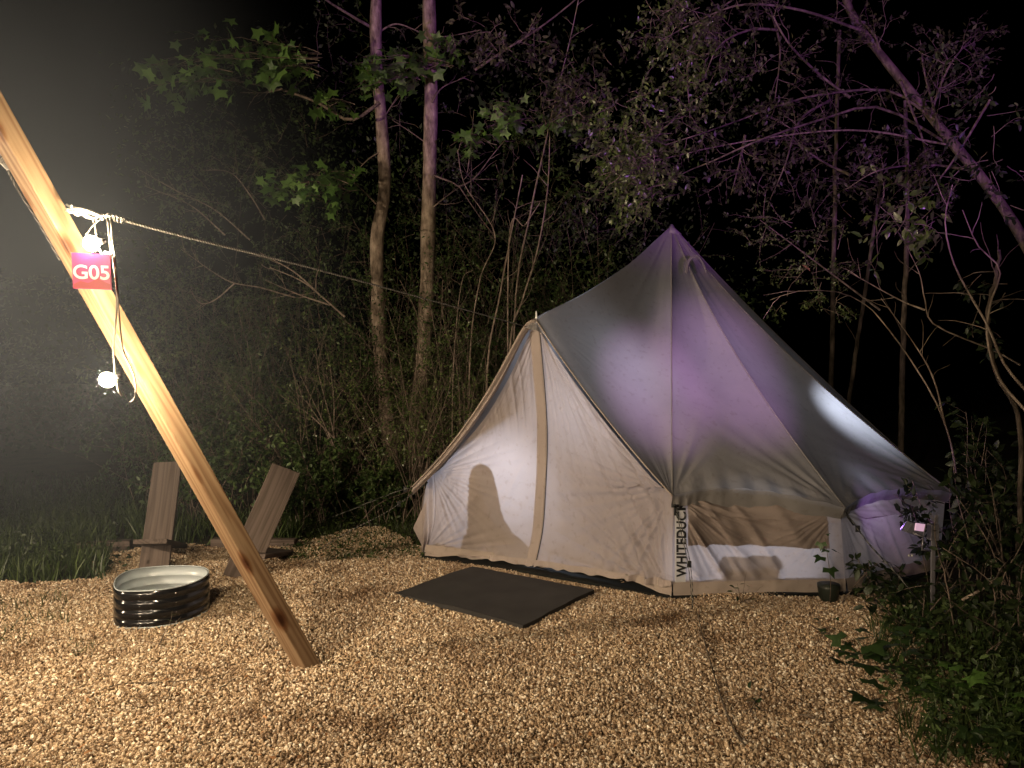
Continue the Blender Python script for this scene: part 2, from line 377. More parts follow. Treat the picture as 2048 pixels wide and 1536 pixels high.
# ------------------------------------------------------------------ cloth patches
def ridged(a, seeds):
    """1-D sharp-crested folds"""
    out = 0
    for (fq, ph, am) in seeds:
        out = out + am * (1 - np.abs(np.sin(a * fq + ph + .8 * np.sin(a * fq * .37 + ph * 2))) ** .7)
    return out
def fold_set(r, lo=6, hi=22, k=4):
    return [(r.uniform(lo, hi), r.uniform(0, 6.28), r.uniform(.4, 1)) for _ in range(k)]
def corner_folds(P, c, normal_hint, r, amp, reach, lo=8, hi=26):
    d = P - c; dist = np.linalg.norm(d, axis=-1)
    n = np.array(normal_hint, float); n /= np.linalg.norm(n)
    a1 = np.cross(n, [0, 0, 1.0]); a1 /= np.linalg.norm(a1) + 1e-9; a2 = np.cross(n, a1)
    ang = np.arctan2(d @ a2, d @ a1)
    fall = (dist / .06) / (1 + dist / .06) * np.exp(-dist / reach)
    return amp * fall * (ridged(ang, fold_set(r, lo, hi)) - .9)
def low(P, r, amp, fq=2.0):
    out = 0
    for _ in range(5):
        k = np.array([r.gauss(0, 1), r.gauss(0, 1), r.gauss(0, 1)]); k *= fq * r.uniform(.6, 1.8) / (np.linalg.norm(k) + 1e-9)
        out = out + np.sin(P @ k * 3 + r.uniform(0, 6.28)) / 5
    return amp * out
def run_folds(P, direction, cross, r, amp, fq, mask=1, wob=.35):
    """long creases running along `direction`, spaced along `cross`"""
    u = P @ np.array(cross, float); v = P @ np.array(direction, float)
    out = 0
    for _ in range(4):
        f = fq * r.uniform(.6, 1.7); ph = r.uniform(0, 6.28)
        seg = np.clip(.5 + .8 * np.sin(v * r.uniform(1.5, 4) + u * r.uniform(2, 6) + r.uniform(0, 6)), 0, 1)
        out = out + seg * (np.exp(-6 * (np.sin(u * f + wob * np.sin(v * 2.3 + ph) + ph) ** 2)) - .2) * r.uniform(.5, 1)
    return amp * out * mask
def patch(Lf, Rf, ns, nt, dispf=None, sag=None, out_hint=(0, -1, 0), bottom=0.0, pre=None):
    """grid between two edge curves (functions of t in 0..1); returns P (nt,ns,3), s, t"""
    s = np.linspace(0, 1, ns)[None, :]; t = np.linspace(0, 1, nt)[:, None]
    Lp = np.array([Lf(x) for x in t[:, 0]]); Rp = np.array([Rf(x) for x in t[:, 0]])
    if bottom:
        P = np.zeros((nt, ns, 3))
        for j in range(ns):
            sj = s[0, j]; k = 1 - bottom * 4 * sj * (1 - sj)
            tt = t[:, 0] * k
            Lq = np.array([Lf(x) for x in tt]); Rq = np.array([Rf(x) for x in tt])
            P[:, j] = Lq * (1 - sj) + Rq * sj
    else:
        P = Lp[:, None] * (1 - s[..., None]) + Rp[:, None] * s[..., None]
    if pre is not None: P = P + pre(np.broadcast_to(s, (nt, ns)), np.broadcast_to(t, (nt, ns)))
    du = np.gradient(P, axis=1); dv = np.gradient(P, axis=0); Nn = np.cross(du, dv)
    Nn /= np.linalg.norm(Nn, axis=-1)[..., None] + 1e-9
    if (Nn[nt // 2, ns // 2] @ np.array(out_hint)) < 0: Nn = -Nn
    S = np.broadcast_to(s, (nt, ns)); T = np.broadcast_to(t, (nt, ns))
    if sag is not None: P = P - Nn * sag(S, T)[..., None]
    if dispf is not None: P = P + Nn * dispf(P, S, T)[..., None]
    return P, Nn
def grid_faces(nt, ns):
    i = (np.arange(ns - 1)[None] + ns * np.arange(nt - 1)[:, None]).ravel()
    return np.stack([i, i + 1, i + 1 + ns, i + ns], 1)
def mkpatch(name, P, mt, parent):
    nt_, ns_, _ = P.shape
    return mk(name, P.reshape(-1, 3), grid_faces(nt_, ns_), mt, parent)
def poly_fn(pts):
    pts = np.asarray(pts, float); seg = np.linalg.norm(np.diff(pts, axis=0), axis=1); cum = np.r_[0, np.cumsum(seg)] / seg.sum()
    return lambda t: np.array([np.interp(t, cum, pts[:, k]) for k in range(3)])
def lerp(a, b, t): return np.asarray(a) * (1 - t) + np.asarray(b) * t

# ------------------------------------------------------------------ the tent
TC = np.array([1.6, 7.7, 0.0]); APEX = PX(1343, 451, 7.7)
PEAK = PX(1073, 640, 6.1)
eave = {  # roof corner, overhanging the wall
 'A': PX(862, 950, 6.68), 'B': PX(1345, 990, 5.36), 'C': PX(1690, 1016, 5.42), 'D': PX(1905, 986, 6.35)}
foot = {'A': G(852, 1116), 'B': G(1345, 1196), 'C': G(1690, 1188), 'D': G(1880, 1140)}
for k, a, rr_ in (('E', 2, 2.48), ('F', 37, 2.4), ('G', 70, 2.4), ('H', 103, 2.4), ('I', 135, 2.4), ('J', 168, 2.45)):
    e = TC + np.array([rr_ * math.cos(R(a)), rr_ * math.sin(R(a)), .70]); eave[k] = e
    foot[k] = TC + np.array([(rr_ - .06) * math.cos(R(a)), (rr_ - .06) * math.sin(R(a)), 0])
for k in foot: foot[k] = np.array([foot[k][0], foot[k][1], .03])
MID = G(1068, 1136); MID[2] = .06
tent = thing('bell_tent', 'large beige canvas bell tent with closed door, glowing purple and white at night', 'tent', TC)
def outward(p):
    d = np.asarray(p)[:2] - TC[:2]; d = d / np.linalg.norm(d); return np.array([d[0], d[1], 0])
def ribfn(k, sag=.12):
    a, b = APEX, eave[k]; inw = -outward(b) * .55 + np.array([0, 0, -.83])
    return lambda t: lerp(a, b, t) + inw * sag * 4 * t * (1 - t) * (1.15 - .3 * t)
ribs = {'A': None, 'B': ribfn('B', .05), 'C': ribfn('C', .15), 'D': ribfn('D', .12), 'E': ribfn('E', .05)}
for k in 'FGHIJ': ribs[k] = ribfn(k, .12)
def roof_panel(k1, k2, seed, res=110, sagd=.07, creases=1.0):
    r = random.Random(seed); hint = (outward(eave[k1]) + outward(eave[k2])) / 2 + np.array([0, 0, .8])
    def sag(S, T): return sagd * 4 * S * (1 - S) * np.sin(np.pi * np.clip(T, 0, 1) ** .8) 
    def disp(P, S, T):
        m = np.minimum(1, np.minimum(S, 1 - S) * 12)
        d = corner_folds(P, eave[k1], hint, r, .020 * creases, .38, 7, 17) + corner_folds(P, eave[k2], hint, r, .024 * creases, .42, 7, 17)
        d += corner_folds(P, APEX, hint, r, .010, .8, 16, 44) + low(P, r, .012, 1.2)
        d += .008 * np.sin(S * 40 + 3 * T) * np.clip((T - .93) / .07, 0, 1)
        return d * m
    P, Nn = patch(ribs[k1], ribs[k2], res, res, disp, sag, hint, bottom=.035)
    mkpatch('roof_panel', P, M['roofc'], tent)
    # valance hanging under the scalloped eave
    top = P[-1]; ns = len(top); s = np.linspace(0, 1, ns)
    rows = []
    inw = -(outward(eave[k1]) + outward(eave[k2])) / 2
    for q in np.linspace(0, 1, 9):
        dz = q * (.085 + (.055 if k1 == 'B' else 0) * 4 * s * (1 - s)); wv = .005 * q * np.sin(s * 34 + 2 * q + seed) * np.sin(s * 9 + seed) + .02 * q * np.exp(-s / .1) * np.sin(s * 120)
        rows.append(top + inw * (.035 * q + wv[:, None]) - np.array([0, 0, 1.0]) * dz[:, None] - inw * 0)
    mkpatch('valance', np.array(rows), M['roofc'], tent)
    return P
order = 'BCDEFGHIJ'
for i in range(len(order) - 1):
    vis = order[i] in 'BCD'
    roof_panel(order[i], order[i + 1], 20 + i, 130 if vis else 30)
# ridge from main apex to the door peak
RIDGE = smoothpts([PX(1073, 640, 6.1), PX(1100, 621, 6.2), PX(1176, 583, 6.55), PX(1258, 528, 7.05), PX(1310, 482, 7.45), APEX], 30)
ridge = poly_fn(RIDGE)
# door-side roof panels: between ridge edge and the outer rib
def door_roof(sideP, rib_end_fn, hint, seed, sagd):
    r = random.Random(seed)
    # front edge: peak -> eave corner; back edge: rib apex -> eave corner (degenerate at the eave corner)
    ns, nt_ = 120, 120
    P = np.zeros((nt_, ns, 3))
    for i in range(nt_):
        t = i / (nt_ - 1)
        a = sideP(t); b = rib_end_fn(t)
        base = [lerp(a, b, j / (ns - 1)) for j in range(ns)]
        if True:
            rd = [ridge(j / (ns - 1)) for j in range(ns)]
            lin = [lerp(ridge(0), ridge(1), j / (ns - 1)) for j in range(ns)]
            base = [base[j] + (rd[j] - lin[j]) * (1 - t) ** 1.3 for j in range(ns)]
        P[i] = base
    h = np.array(hint, float); h /= np.linalg.norm(h)
    S, T = np.meshgrid(np.linspace(0, 1, ns), np.linspace(0, 1, nt_))
    m = np.minimum(1, np.minimum(S, 1 - S) * 10) 
    d = -sagd * 4 * S * (1 - S) * (1 - T) ** .7 * np.minimum(1, T * 3)
    E = P[-1, 0]
    d = d + m * (corner_folds(P, E, h, r, .012, .28, 7, 16) + corner_folds(P, P[0, 0], h, r, .010, .3, 12, 30) + corner_folds(P, APEX, h, r, .010, .7, 16, 40) + low(P, r, .010, 1.2))
    P = P + h * d[..., None]
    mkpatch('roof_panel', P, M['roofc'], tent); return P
def edge_r(t):
    a, b = PEAK + [.0, -.03, 0], eave['B'] + [-.0, -.02, 0]
    return lerp(a, b, t) + np.array([-.25, .3, -.6]) * .06 * 4 * t * (1 - t)
def edge_l(t):
    pts = [PX(1066, 644, 6.1), PX(1046, 655, 6.12), PX(988, 763, 6.22), PX(937, 842, 6.32), PX(880, 915, 6.42), PX(824, 974, 6.5)]
    return SMO_L(t)
SMO_L = poly_fn(smoothpts([PX(1071, 640, 6.1), PX(1047, 657, 6.12), PX(988, 763, 6.22), PX(937, 842, 6.32), PX(880, 915, 6.42), PX(824, 974, 6.5)], 40))
door_roof(edge_r, lambda t: ribs['B'](t), (1.5, -2.85, 2.42), 61, .10)
# left roof side runs back behind the door lip
TIPL = SMO_L(1.0)
JR = ribs['J']
def lrib(t): return lerp(APEX, TIPL, t) + np.array([.3, .3, -.8]) * .25 * 4 * t * (1 - t)
door_roof(lambda t: SMO_L(t), lrib, (-2.6, -.6, 2.0), 62, .08)
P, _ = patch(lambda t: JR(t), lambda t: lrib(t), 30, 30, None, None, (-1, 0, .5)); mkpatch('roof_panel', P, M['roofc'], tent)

# door leaves
def wall_top(k): 
    return eave[k] - outward(eave[k]) * .05 - np.array([0, 0, .015])
AE = PX(868, 945, 6.62); 
dl_top = smoothpts([PX(1062, 662, 6.16), PX(1010, 770, 6.27), PX(955, 855, 6.40), PX(868, 945, 6.60)], 30)
A_FOOT = G(853, 1110); A_FOOT[2] = .045
Lleft = poly_fn(np.vstack([dl_top, smoothpts([PX(868, 945, 6.60), PX(872, 1000, 6.62), PX(868, 1050, 6.66), A_FOOT + [0, 0, .0]], 16)[1:]]))
ZB = PX(1068, 1120, 6.30)
Lmid = poly_fn(smoothpts([PX(1079, 655, 6.14), PX(1091, 790, 6.17), PX(1095, 880, 6.20), PX(1092, 968, 6.23), PX(1086, 1056, 6.26), PX(1072, 1126, 6.27)], 30))
hint = np.array([-.55, -.83, 0.0])
r1 = random.Random(5)
dvec = lerp(foot['A'], foot['B'], 1) - foot['A']; dvec[2] = 0; dvec /= np.linalg.norm(dvec)
def disp_left(P, S, T):
    m = np.minimum(1, np.minimum(S, 1 - S) * 9)
    d = corner_folds(P, AE, hint, r1, .020, .35, 12, 26) + corner_folds(P, A_FOOT, hint, r1, .030, .45, 12, 30)
    d += corner_folds(P, PEAK, hint, r1, .010, .7, 22, 50)
    diag = np.array([-dvec[0] * .5, -dvec[1] * .5, -.86]); crs = np.array([dvec[0] * .86, dvec[1] * .86, -.5])
    low_mask = np.clip((1.05 - P[..., 2]) / .55, 0, 1) * np.clip(1.3 - S * .4, 0, 1)
    d += run_folds(P, diag, crs, r1, .017, 13, low_mask)
    vert = np.clip((P[..., 2] - .9) / .4, 0, 1) * .7
    d += run_folds(P, (0, 0, -1), dvec, r1, .006, 30, vert)
    d += low(P, r1, .015, 1.4) + .008 * np.clip((T - .93) / .07, 0, 1) * np.sin(S * 38 + 3 * np.sin(S * 11))
    return d * m
P, Nn = patch(Lleft, Lmid, 170, 190, disp_left, lambda S, T: .045 * 4 * S * (1 - S) * np.sin(np.pi * T), hint)
leaf = mkpatch('door_flap', P, M['canvas'], tent); leaf['label'] = 'left door leaf with the shadow of a chair'
LB = P[-1]
dr_top = [edge_r(x) + np.array([-.02, .05, -.02]) for x in np.linspace(0, .985, 24)]
B_E = PX(1338, 985, 5.45); B_FOOT = G(1341, 1190); B_FOOT[2] = .05
WTB = wall_top('B')
Lright = poly_fn(np.vstack([dr_top[:-2], smoothpts([dr_top[-2], WTB, lerp(WTB, foot['B'], .5), foot['B'] + [0, 0, .07]], 14)[1:]]))
r2 = random.Random(9)
def disp_right(P, S, T):
    m = np.minimum(1, np.minimum(S, 1 - S) * 9)
    d = corner_folds(P, B_E, hint, r2, .026, .7, 10, 24) + corner_folds(P, B_FOOT, hint, r2, .036, .7, 10, 24)
    d += corner_folds(P, PEAK, hint, r2, .032, 1.3, 14, 34)
    diag = np.array([dvec[0] * .42, dvec[1] * .42, -.9]); crs = np.array([dvec[0] * .9, dvec[1] * .9, .42])
    d += run_folds(P, diag, crs, r2, .024, 13, np.clip((S - .25) / .4, 0, 1))
    d += low(P, r2, .015, 1.3) + .012 * np.clip((T - .94) / .06, 0, 1) * np.sin(S * 44 + 3 * np.sin(S * 9))
    return d * m
P, Nn = patch(Lmid, Lright, 170, 190, disp_right, lambda S, T: .04 * 4 * S * (1 - S) * np.sin(np.pi * T), hint)
leaf = mkpatch('door_flap', P, M['canvas'], tent); leaf['label'] = 'right door leaf'
RB = P[-1]
# zip flap up the middle
zp = np.array([Lmid(x) for x in np.linspace(.0, .985, 60)])
wv = .006 * np.sin(np.linspace(0, 22, 60))
cols = []
for q, off, out_ in ((0, -.095, .002), (.1, -.092, .006), (.3, -.07, .008), (.5, -.05, .006), (.7, -.02, .012), (.9, -.004, .012), (1, .002, .004)):
    cols.append(zp + dvec * (off + wv * .4)[:, None] + hint * out_)
mkpatch('zip_flap', np.array(cols).transpose(1, 0, 2), M['zipc'], tent)
b = MB(); b.tube(zp + dvec * .006 + hint * .012, .0035, 5); b.build('door_zip', M['strap'], tent)
# side strip left of the door: folded fabric between leaf and sidewall
sA = foot['A'] + np.array([-.05, .12, .0])
P, _ = patch(lambda t: lerp(PX(856, 952, 6.75), PX(843, 1112, 6.78), t) + np.array([-.02 * math.sin(3.1 * t), 0, 0]),
             lambda t: Lleft(.62 + .38 * t) + hint * .004, 30, 60,
             lambda P, S, T: .02 * np.sin(S * 12 + 2 * np.sin(T * 5)) * np.sin(np.pi * S), None, hint)
mkpatch('wall_panel', P, M['canvas'], tent)
P, _ = patch(lambda t: lerp(wall_top('J'), foot['J'], t), lambda t: lerp(PX(856, 952, 6.75), PX(843, 1112, 6.78), t), 30, 30,
             lambda P, S, T: .10 * np.sin(np.pi * S) * np.sin(np.pi * T) , None, (-1, 0, 0)); mkpatch('wall_panel', P, M['canvas'], tent)
P, _ = patch(lambda t: lerp(PX(848, 1010, 6.78), PX(826, 1056, 6.85), min(1, t * 1.6)) if t < .62 else lerp(PX(826, 1056, 6.85), PX(846, 1096, 6.8), (t - .62) / .38),
             lambda t: lerp(PX(853, 1005, 6.74), PX(846, 1100, 6.74), t), 12, 20, None, None, hint); mkpatch('wall_fold', P, M['canvas'], tent)

# lip (rolled double hem) along the left and right front edges of the roof
def lip(fn, offs, name, mt, t0=0, t1=1):
    rows = []
    for x in np.linspace(t0, t1, 60):
        p = fn(x); rows.append([p + o_(x) for o_ in offs])
    mkpatch(name, np.array(rows), mt, tent)
lw = lambda x: .17 * (1 - .75 * x) * min(1, .25 + 2.2 * x)
lipoffs = [lambda x, q=q: dvec * (lw(x) * .42 * q) + np.array([0, .06 * q, -.05 * q * (1 - q) * 4 - .035 * q * x]) + hint * (.012 * math.sin(q * 15 + x * 5)) * (1 if 0 < q < 1 else 0) for q in np.linspace(0, 1, 22)]
lip(SMO_L, lipoffs, 'door_awning', M['zipc'])
b = MB(); b.tube([SMO_L(x) for x in np.linspace(0, 1, 50)], np.linspace(.011, .006, 50), 6); b.build('awning_hem', M['mud'], tent)
b = MB(); b.tube([edge_r(x) + np.array([-.004, -.006, -.004]) for x in np.linspace(0, 1, 50)], .007, 6); b.build('awning_hem', M['mud'], tent)
# cap at the peak
P, _ = patch(lambda t: lerp(PX(1074, 634, 6.12), PX(1050, 657, 6.10), t), lambda t: lerp(PX(1074, 634, 6.12), PX(1098, 672, 6.05), t), 16, 16,
             lambda P, S, T: .012 * np.sin(S * 16) * T + .03 * np.sin(np.pi * S) * T, None, (0, -1, .3)); mkpatch('peak_cap', P, M['roofc'], tent)
b = MB(); b.tube([PX(1073, 640, 6.12), PX(1073, 632, 6.12), PX(1072.5, 622, 6.12)], [.010, .008, .005], 8); b.build('pole_tip', simple('white_tip', (.8, .8, .78), .4), tent)

# seams on the ribs
for k in 'BCDE':
    b = MB(); b.tube([ribs[k](x) + outward(eave[k]) * .004 for x in np.linspace(.0, 1, 60)], .0065, 5); b.build('seam', M['roofc'], tent)
# walls
def wall(k1, k2, seed, res, foldamp=.02):
    r = random.Random(seed); hintw = outward(eave[k1]) + outward(eave[k2]); a1 = np.cross([0, 0, 1.0], hintw); a1 /= np.linalg.norm(a1)
    if (eave[k2] - eave[k1]) @ a1 < 0: a1 = -a1
    t1, t2, f1, f2 = wall_top(k1), wall_top(k2), foot[k1] + [0, 0, .08], foot[k2] + [0, 0, .08]
    def disp(P, S, T):
        m = np.minimum(1, np.minimum(S, 1 - S) * 9) * np.minimum(1, (1 - T) * 12)
        m = m * (1 if k1 != 'B' else np.clip((S - .07) * 12, .08, 1))
        diag = a1 * .55 + np.array([0, 0, -.83]); crs = a1 * .83 + np.array([0, 0, .55])
        d = run_folds(P, diag, crs, r, foldamp, 11, np.clip(T * 2.2, .35, 1)) + corner_folds(P, t1, hintw, r, foldamp * .9, .4, 12, 26) + corner_folds(P, t2, hintw, r, foldamp * .6, .25)
        return (d + low(P, r, .02, 1.8) - .03 * np.sin(np.pi * S) * np.sin(np.pi * T)) * m
    ow = hintw / np.linalg.norm(hintw)
    P, Nn = patch(lambda t: lerp(t1, f1, t), lambda t: lerp(t2, f2, t), res, res, disp, None, hintw, pre=lambda S, T: (np.array([0, 0, .06]) - ow * .13) * ((4 * S * (1 - S)) ** .6 * np.clip(1 - T * 5, 0, 1))[..., None])
    mkpatch('wall_panel', P, M['canvas'], tent)
    return P, Nn
WBC, NBC = wall('B', 'C', 31, 150, .046)
WCD, NCD = wall('C', 'D', 32, 110, .034)
for i in range(2, len(order) - 1): wall(order[i], order[i + 1], 33 + i, 16, .01)
# mud flap / hem band all round, arched between its pegs
def hem(p1, p2, top1, top2, seed, arch=.05, hw=None, seg=2, res=60, out_=None):
    s = np.linspace(0, 1, res); rows = []
    topz = None
    for q in np.linspace(0, 1, 8):
        row = []
        for x in s:
            a = lerp(top1, top2, x); bz = lerp(p1, p2, x) + np.array([0, 0, arch * abs(math.sin(math.pi * x * seg))])
            w_ = .006 * math.sin(x * 30 + seed) * math.sin(q * 3)
            row.append(lerp(a, bz, q) + out_ * (.006 + .015 * q + w_))
        rows.append(row)
    mkpatch('hem_band', np.array(rows), M['mud'], tent)
fz = lambda p, z: np.array([p[0], p[1], z])
oBC = outward((eave['B'] + eave['C']) / 2)
hem(fz(foot['B'], .0), fz(foot['C'], .0), fz(foot['B'], .115), fz(foot['C'], .115), 1, .035, out_=oBC, seg=1)
hem(fz(foot['C'], .0), fz(foot['D'], .0), fz(foot['C'], .115), fz(foot['D'], .115), 2, .03, out_=outward((eave['D'] + eave['C']) / 2), seg=1)
mA, mM, mB = fz(foot['A'], .0), fz(MID, .0), fz(foot['B'], .0)
hem(mA, mM, fz(mA, .12), fz(mM, .09), 3, .06, out_=hint, seg=1)
hem(mM, mB, fz(mM, .09), fz(mB, .115), 4, .10, out_=hint, seg=1)
for i in range(2, len(order) - 1):
    a, b_ = foot[order[i]], foot[order[i + 1]]; hem(fz(a, 0), fz(b_, 0), fz(a, .115), fz(b_, .115), 5, .03, out_=outward((a + b_) / 2), res=12)
# loose scalloped lower edge of the door leaves
for row, sd in ((LB, 1), (RB, 2)):
    ns = len(row); s = np.linspace(0, 1, ns); rows = []
    for q in np.linspace(0, 1, 5):
        rows.append(row + hint * (.026 + .010 * np.sin(s * 26 + sd + np.sin(s * 40)) * np.sin(s * 9) + .012 * q)[:, None] + np.array([0, 0, 1.0]) * (.030 - .046 * q - .012 * q * np.sin(s * 37 + sd + 3 * np.sin(s * 5)) * np.sin(s * 13 + sd))[:, None])
    mkpatch('door_hem', np.array(rows), M['zipc'], tent)
# flap over the window on the right wall, following the wall
def sub_patch(W, Nw, s0, s1, t0, t1, off, mt, name, wob=.0):
    nt_, ns_, _ = W.shape; i0, i1, j0, j1 = int(t0 * nt_), int(t1 * nt_), int(s0 * ns_), int(s1 * ns_)
    Q = W[i0:i1, j0:j1] + Nw[i0:i1, j0:j1] * off
    if wob:
        S, T = np.meshgrid(np.linspace(0, 1, Q.shape[1]), np.linspace(0, 1, Q.shape[0]))
        Q = Q + Nw[i0:i1, j0:j1] * (wob * (np.sin(S * 9 + T * 5) * np.sin(T * 3 + S * 4) + 1) * .5)[..., None]
    return mkpatch(name, Q, mt, tent)
if (NBC[70, 70] @ oBC) < 0: NBC = -NBC
wf = sub_patch(WBC, NBC, .09, .92, .0, .56, .010, M['canvas2'], 'window_flap', .012); wf['label'] = 'rolled-down canvas flap over the window'
sub_patch(WBC, NBC, .015, .085, .02, .995, .0035, M['white'], 'brand_strip')
# printed name, read upwards
fc = bpy.data.curves.new('t', 'FONT'); fc.body = 'WHITEDUCK'; fc.size = 1; fc.extrude = .0; fc.offset = .034; fc.space_character = 1.06
tmp = bpy.data.objects.new('t', fc); sc.collection.objects.link(tmp); bpy.context.view_layer.update()
tm = bpy.data.meshes.new_from_object(tmp.evaluated_get(bpy.context.evaluated_depsgraph_get()))
bpy.data.objects.remove(tmp)
co = np.array([v.co[:] for v in tm.vertices]); co[:, 0] -= co[:, 0].min(); co[:, 1] -= co[:, 1].min()
Wd, Hd = co[:, 0].max(), co[:, 1].max()
nt_, ns_, _ = WBC.shape
def wall_at(s, t, off):
    i = t * (nt_ - 1); j = s * (ns_ - 1); i0, j0 = int(min(i, nt_ - 2)), int(min(j, ns_ - 2)); a, b_ = i - i0, j - j0
    f = lambda A: (A[i0, j0] * (1 - a) * (1 - b_) + A[i0, j0 + 1] * (1 - a) * b_ + A[i0 + 1, j0] * a * (1 - b_) + A[i0 + 1, j0 + 1] * a * b_)
    return f(WBC) + f(NBC) * off
TV = [wall_at(.020 + .060 * (1 - y / Hd), .93 - .86 * x / Wd, .008) for x, y, z in co]
mk('brand_print', TV, [tuple(pp.vertices) for pp in tm.polygons], M['black'], tent, smooth=False)
# vent hood near the apex on panel B-C
hp = [PX(1371, 545, 7.18), PX(1374, 526, 7.22), PX(1382, 514, 7.24), PX(1393, 511, 7.25), PX(1402, 520, 7.2), PX(1412, 545, 7.12)]
H1 = smoothpts(hp, 26); rows = []
for q in np.linspace(0, 1, 8):
    rows.append(H1 + np.array([.035, -.05, -.03]) * math.sin(q * 1.57) + (np.array([.0, .16, .05])) * q ** 2)
mkpatch('vent_hood', np.array(rows), M['roofc'], tent)
b = MB(); b.tube(H1, .006, 5); b.build('vent_piping', M['roofc'], tent)
# apex cap cone
b = MB(); b.tube([APEX + [0, 0, .012], APEX + [0, 0, -.03], APEX + [0, 0, -.09]], [.012, .035, .10], 24); b.build('apex_cap', M['roofc'], tent)
# groundsheet
gs = []
for k in ['A', None, 'B', 'C', 'D', 'E', 'F', 'G', 'H', 'I', 'J']:
    p_ = mM if k is None else foot[k]; o2 = outward(p_); e_ = .20 if k is None else .06
    gs.append([p_[0] + o2[0] * e_, p_[1] + o2[1] * e_, .024])
cen_ = [TC[0], TC[1], .019]; V = gs + [cen_]
V2 = V + [[a, b_, .004] for a, b_, _ in gs]
Fs = [(i, (i + 1) % 11, 11) for i in range(11)] + [(i, (i + 1) % 11, 12 + (i + 1) % 11, 12 + i) for i in range(11)]
mk('groundsheet', V2, Fs, simple('black_sheet', (.008, .009, .008), .85, spec=.2), tent, smooth=False)
ring_ = [lerp(fz(foot[k] if k else mM, .02), [TC[0], TC[1], .02], .05) for k in ['A', None, 'B', 'C', 'D', 'E', 'F', 'G', 'H', 'I', 'J']]
V = np.array(ring_ + [q + np.array([0, 0, .13]) for q in ring_])
mk('light_leak_skirt', V, [(i, (i + 1) % 11, 11 + (i + 1) % 11, 11 + i) for i in range(11)], bpy.data.materials['black_sheet'], tent, smooth=False)  # black skirt added to stop inside light leaking under the hem
# pegs
pegm = simple('steel_peg', (.35, .34, .32), .4, .8)
for p_ in (foot['B'], mM, foot['C']):
    b = MB(); q = fz(p_, .035) + hint * .035; b.tube([q, q + [.002, -.004, -.02], q + [.004, -.006, -.06]], .006, 6); b.build('peg', pegm, tent)

# guy ropes
def ropemat(name, c0, c1, sc_):
    m, n, l, p, o = mat(name)
    tc = n.new('ShaderNodeTexCoord'); wv = n.new('ShaderNodeTexWave'); wv.inputs['Scale'].default_value = sc_; wv.bands_direction = 'DIAGONAL'
    l.new(tc.outputs['Object'], wv.inputs['Vector']); r = ramp(n, [(.35, c0), (.65, c1)]); l.new(wv.outputs['Fac'], r.inputs[0])
    l.new(r.outputs[0], p.inputs['Base Color']); p.inputs['Roughness'].default_value = .7; bump(n, l, wv.outputs['Fac'], p, .8, .003)
    return m
M['guy'] = ropemat('reflective_guy', (.010, .010, .010), (.17, .17, .15), 14)
M['rope'] = ropemat('braided_rope', (.07, .065, .06), (.22, .21, .20), 30)
def guy(pts, knot_t=.55, split=.012, name='guy_rope'):
    S_ = smoothpts(pts, 24); d = S_[-1] - S_[0]; side = np.cross(d, [0, 0, 1.0]); side /= np.linalg.norm(side)
    b = MB()
    for sgn in (-1, 1):
        sp = split * np.sin(np.pi * np.clip(np.linspace(0, 1, 24), 0, 1)) ** .5
        b.tube(S_ + side * (sgn * sp)[:, None], .0028, 4)
    g_ = b.build(name, M['guy'], tent)
    k = S_[int(23 * knot_t)]; b = MB(); b.box(k, (.03, .012, .045)); b.build('rope_runner', M['strap'], g_, bevel=.003)
gb0 = PX(1350, 1012, 5.30); gpeg = G(1386, 1220)
b = MB(); b.box(gb0, (.05, .012, .02)); b.box(gb0 + [0, 0, -.03], (.014, .012, .07)); b.build('corner_strap', M['strap'], tent)
guy([PX(1349, 1004, 5.32), PX(1368, 1080, 5.28), PX(1380, 1140, 5.24), gpeg], .62, .016)
guy([PX(1690, 1022, 5.42), PX(1740, 1090, 5.3), PX(1800, 1155, 5.15), G(1856, 1226, 0)], .2, .014)
b = MB(); b.box(PX(1700, 1040, 5.40), (.012, .012, .09), Matrix.Rotation(R(-35), 3, 'Y')); b.build('corner_strap', M['strap'], tent)
guy([PX(826, 975, 6.5), PX(789, 985, 6.7), PX(701, 1020, 7.4), G(650, 1040)], .2, .012)
guy([PX(862, 960, 6.7), PX(780, 1020, 6.5), PX(700, 1062, 6.4), G(636, 1100)], .3, .012)

# chair inside, seen only as a shadow on the door
chair = thing('dining_chair', 'chair inside the tent showing as a shadow on the left door', 'chair', (0.0, 6.9, 0))
bk = []
out = [(925, 1000, 1100), (932, 985, 1100)]
prof = [(1120, 905, 1078), (1098, 916, 1052), (1076, 923, 1022), (1050, 927, 1004), (1020, 931, 996), (1000, 932, 993), (985, 933, 990), (970, 934, 987), (960, 935, 985), (950, 937, 982), (944, 939, 980), (938, 942, 977), (934, 946, 973), (931, 951, 969), (929, 956, 964), (928, 958, 962), (927.5, 959, 961)]
for yy, xl, xr in prof:
    for xx in (xl, xr):
        q = PX(xx, yy, 6.27 + (1068 - xx) / 215 * .36); bk.append(lerp(LD, q, .74))
cb = np.mean(bk, axis=0)
bk = np.array(bk); nb = len(bk)
bk2 = np.vstack([bk, bk - hint * .02])
Fs = [(2 * i, 2 * i + 1, 2 * i + 3, 2 * i + 2) for i in range(nb // 2 - 1)] + [(nb + 2 * i, nb + 2 * i + 2, nb + 2 * i + 3, nb + 2 * i + 1) for i in range(nb // 2 - 1)]
Fs += [(2 * i, 2 * i + 2, nb + 2 * i + 2, nb + 2 * i) for i in range(nb // 2 - 1)] + [(2 * i + 1, nb + 2 * i + 1, nb + 2 * i + 3, 2 * i + 3) for i in range(nb // 2 - 1)]
mk('backrest', bk2, Fs, M['black'], chair, smooth=False)
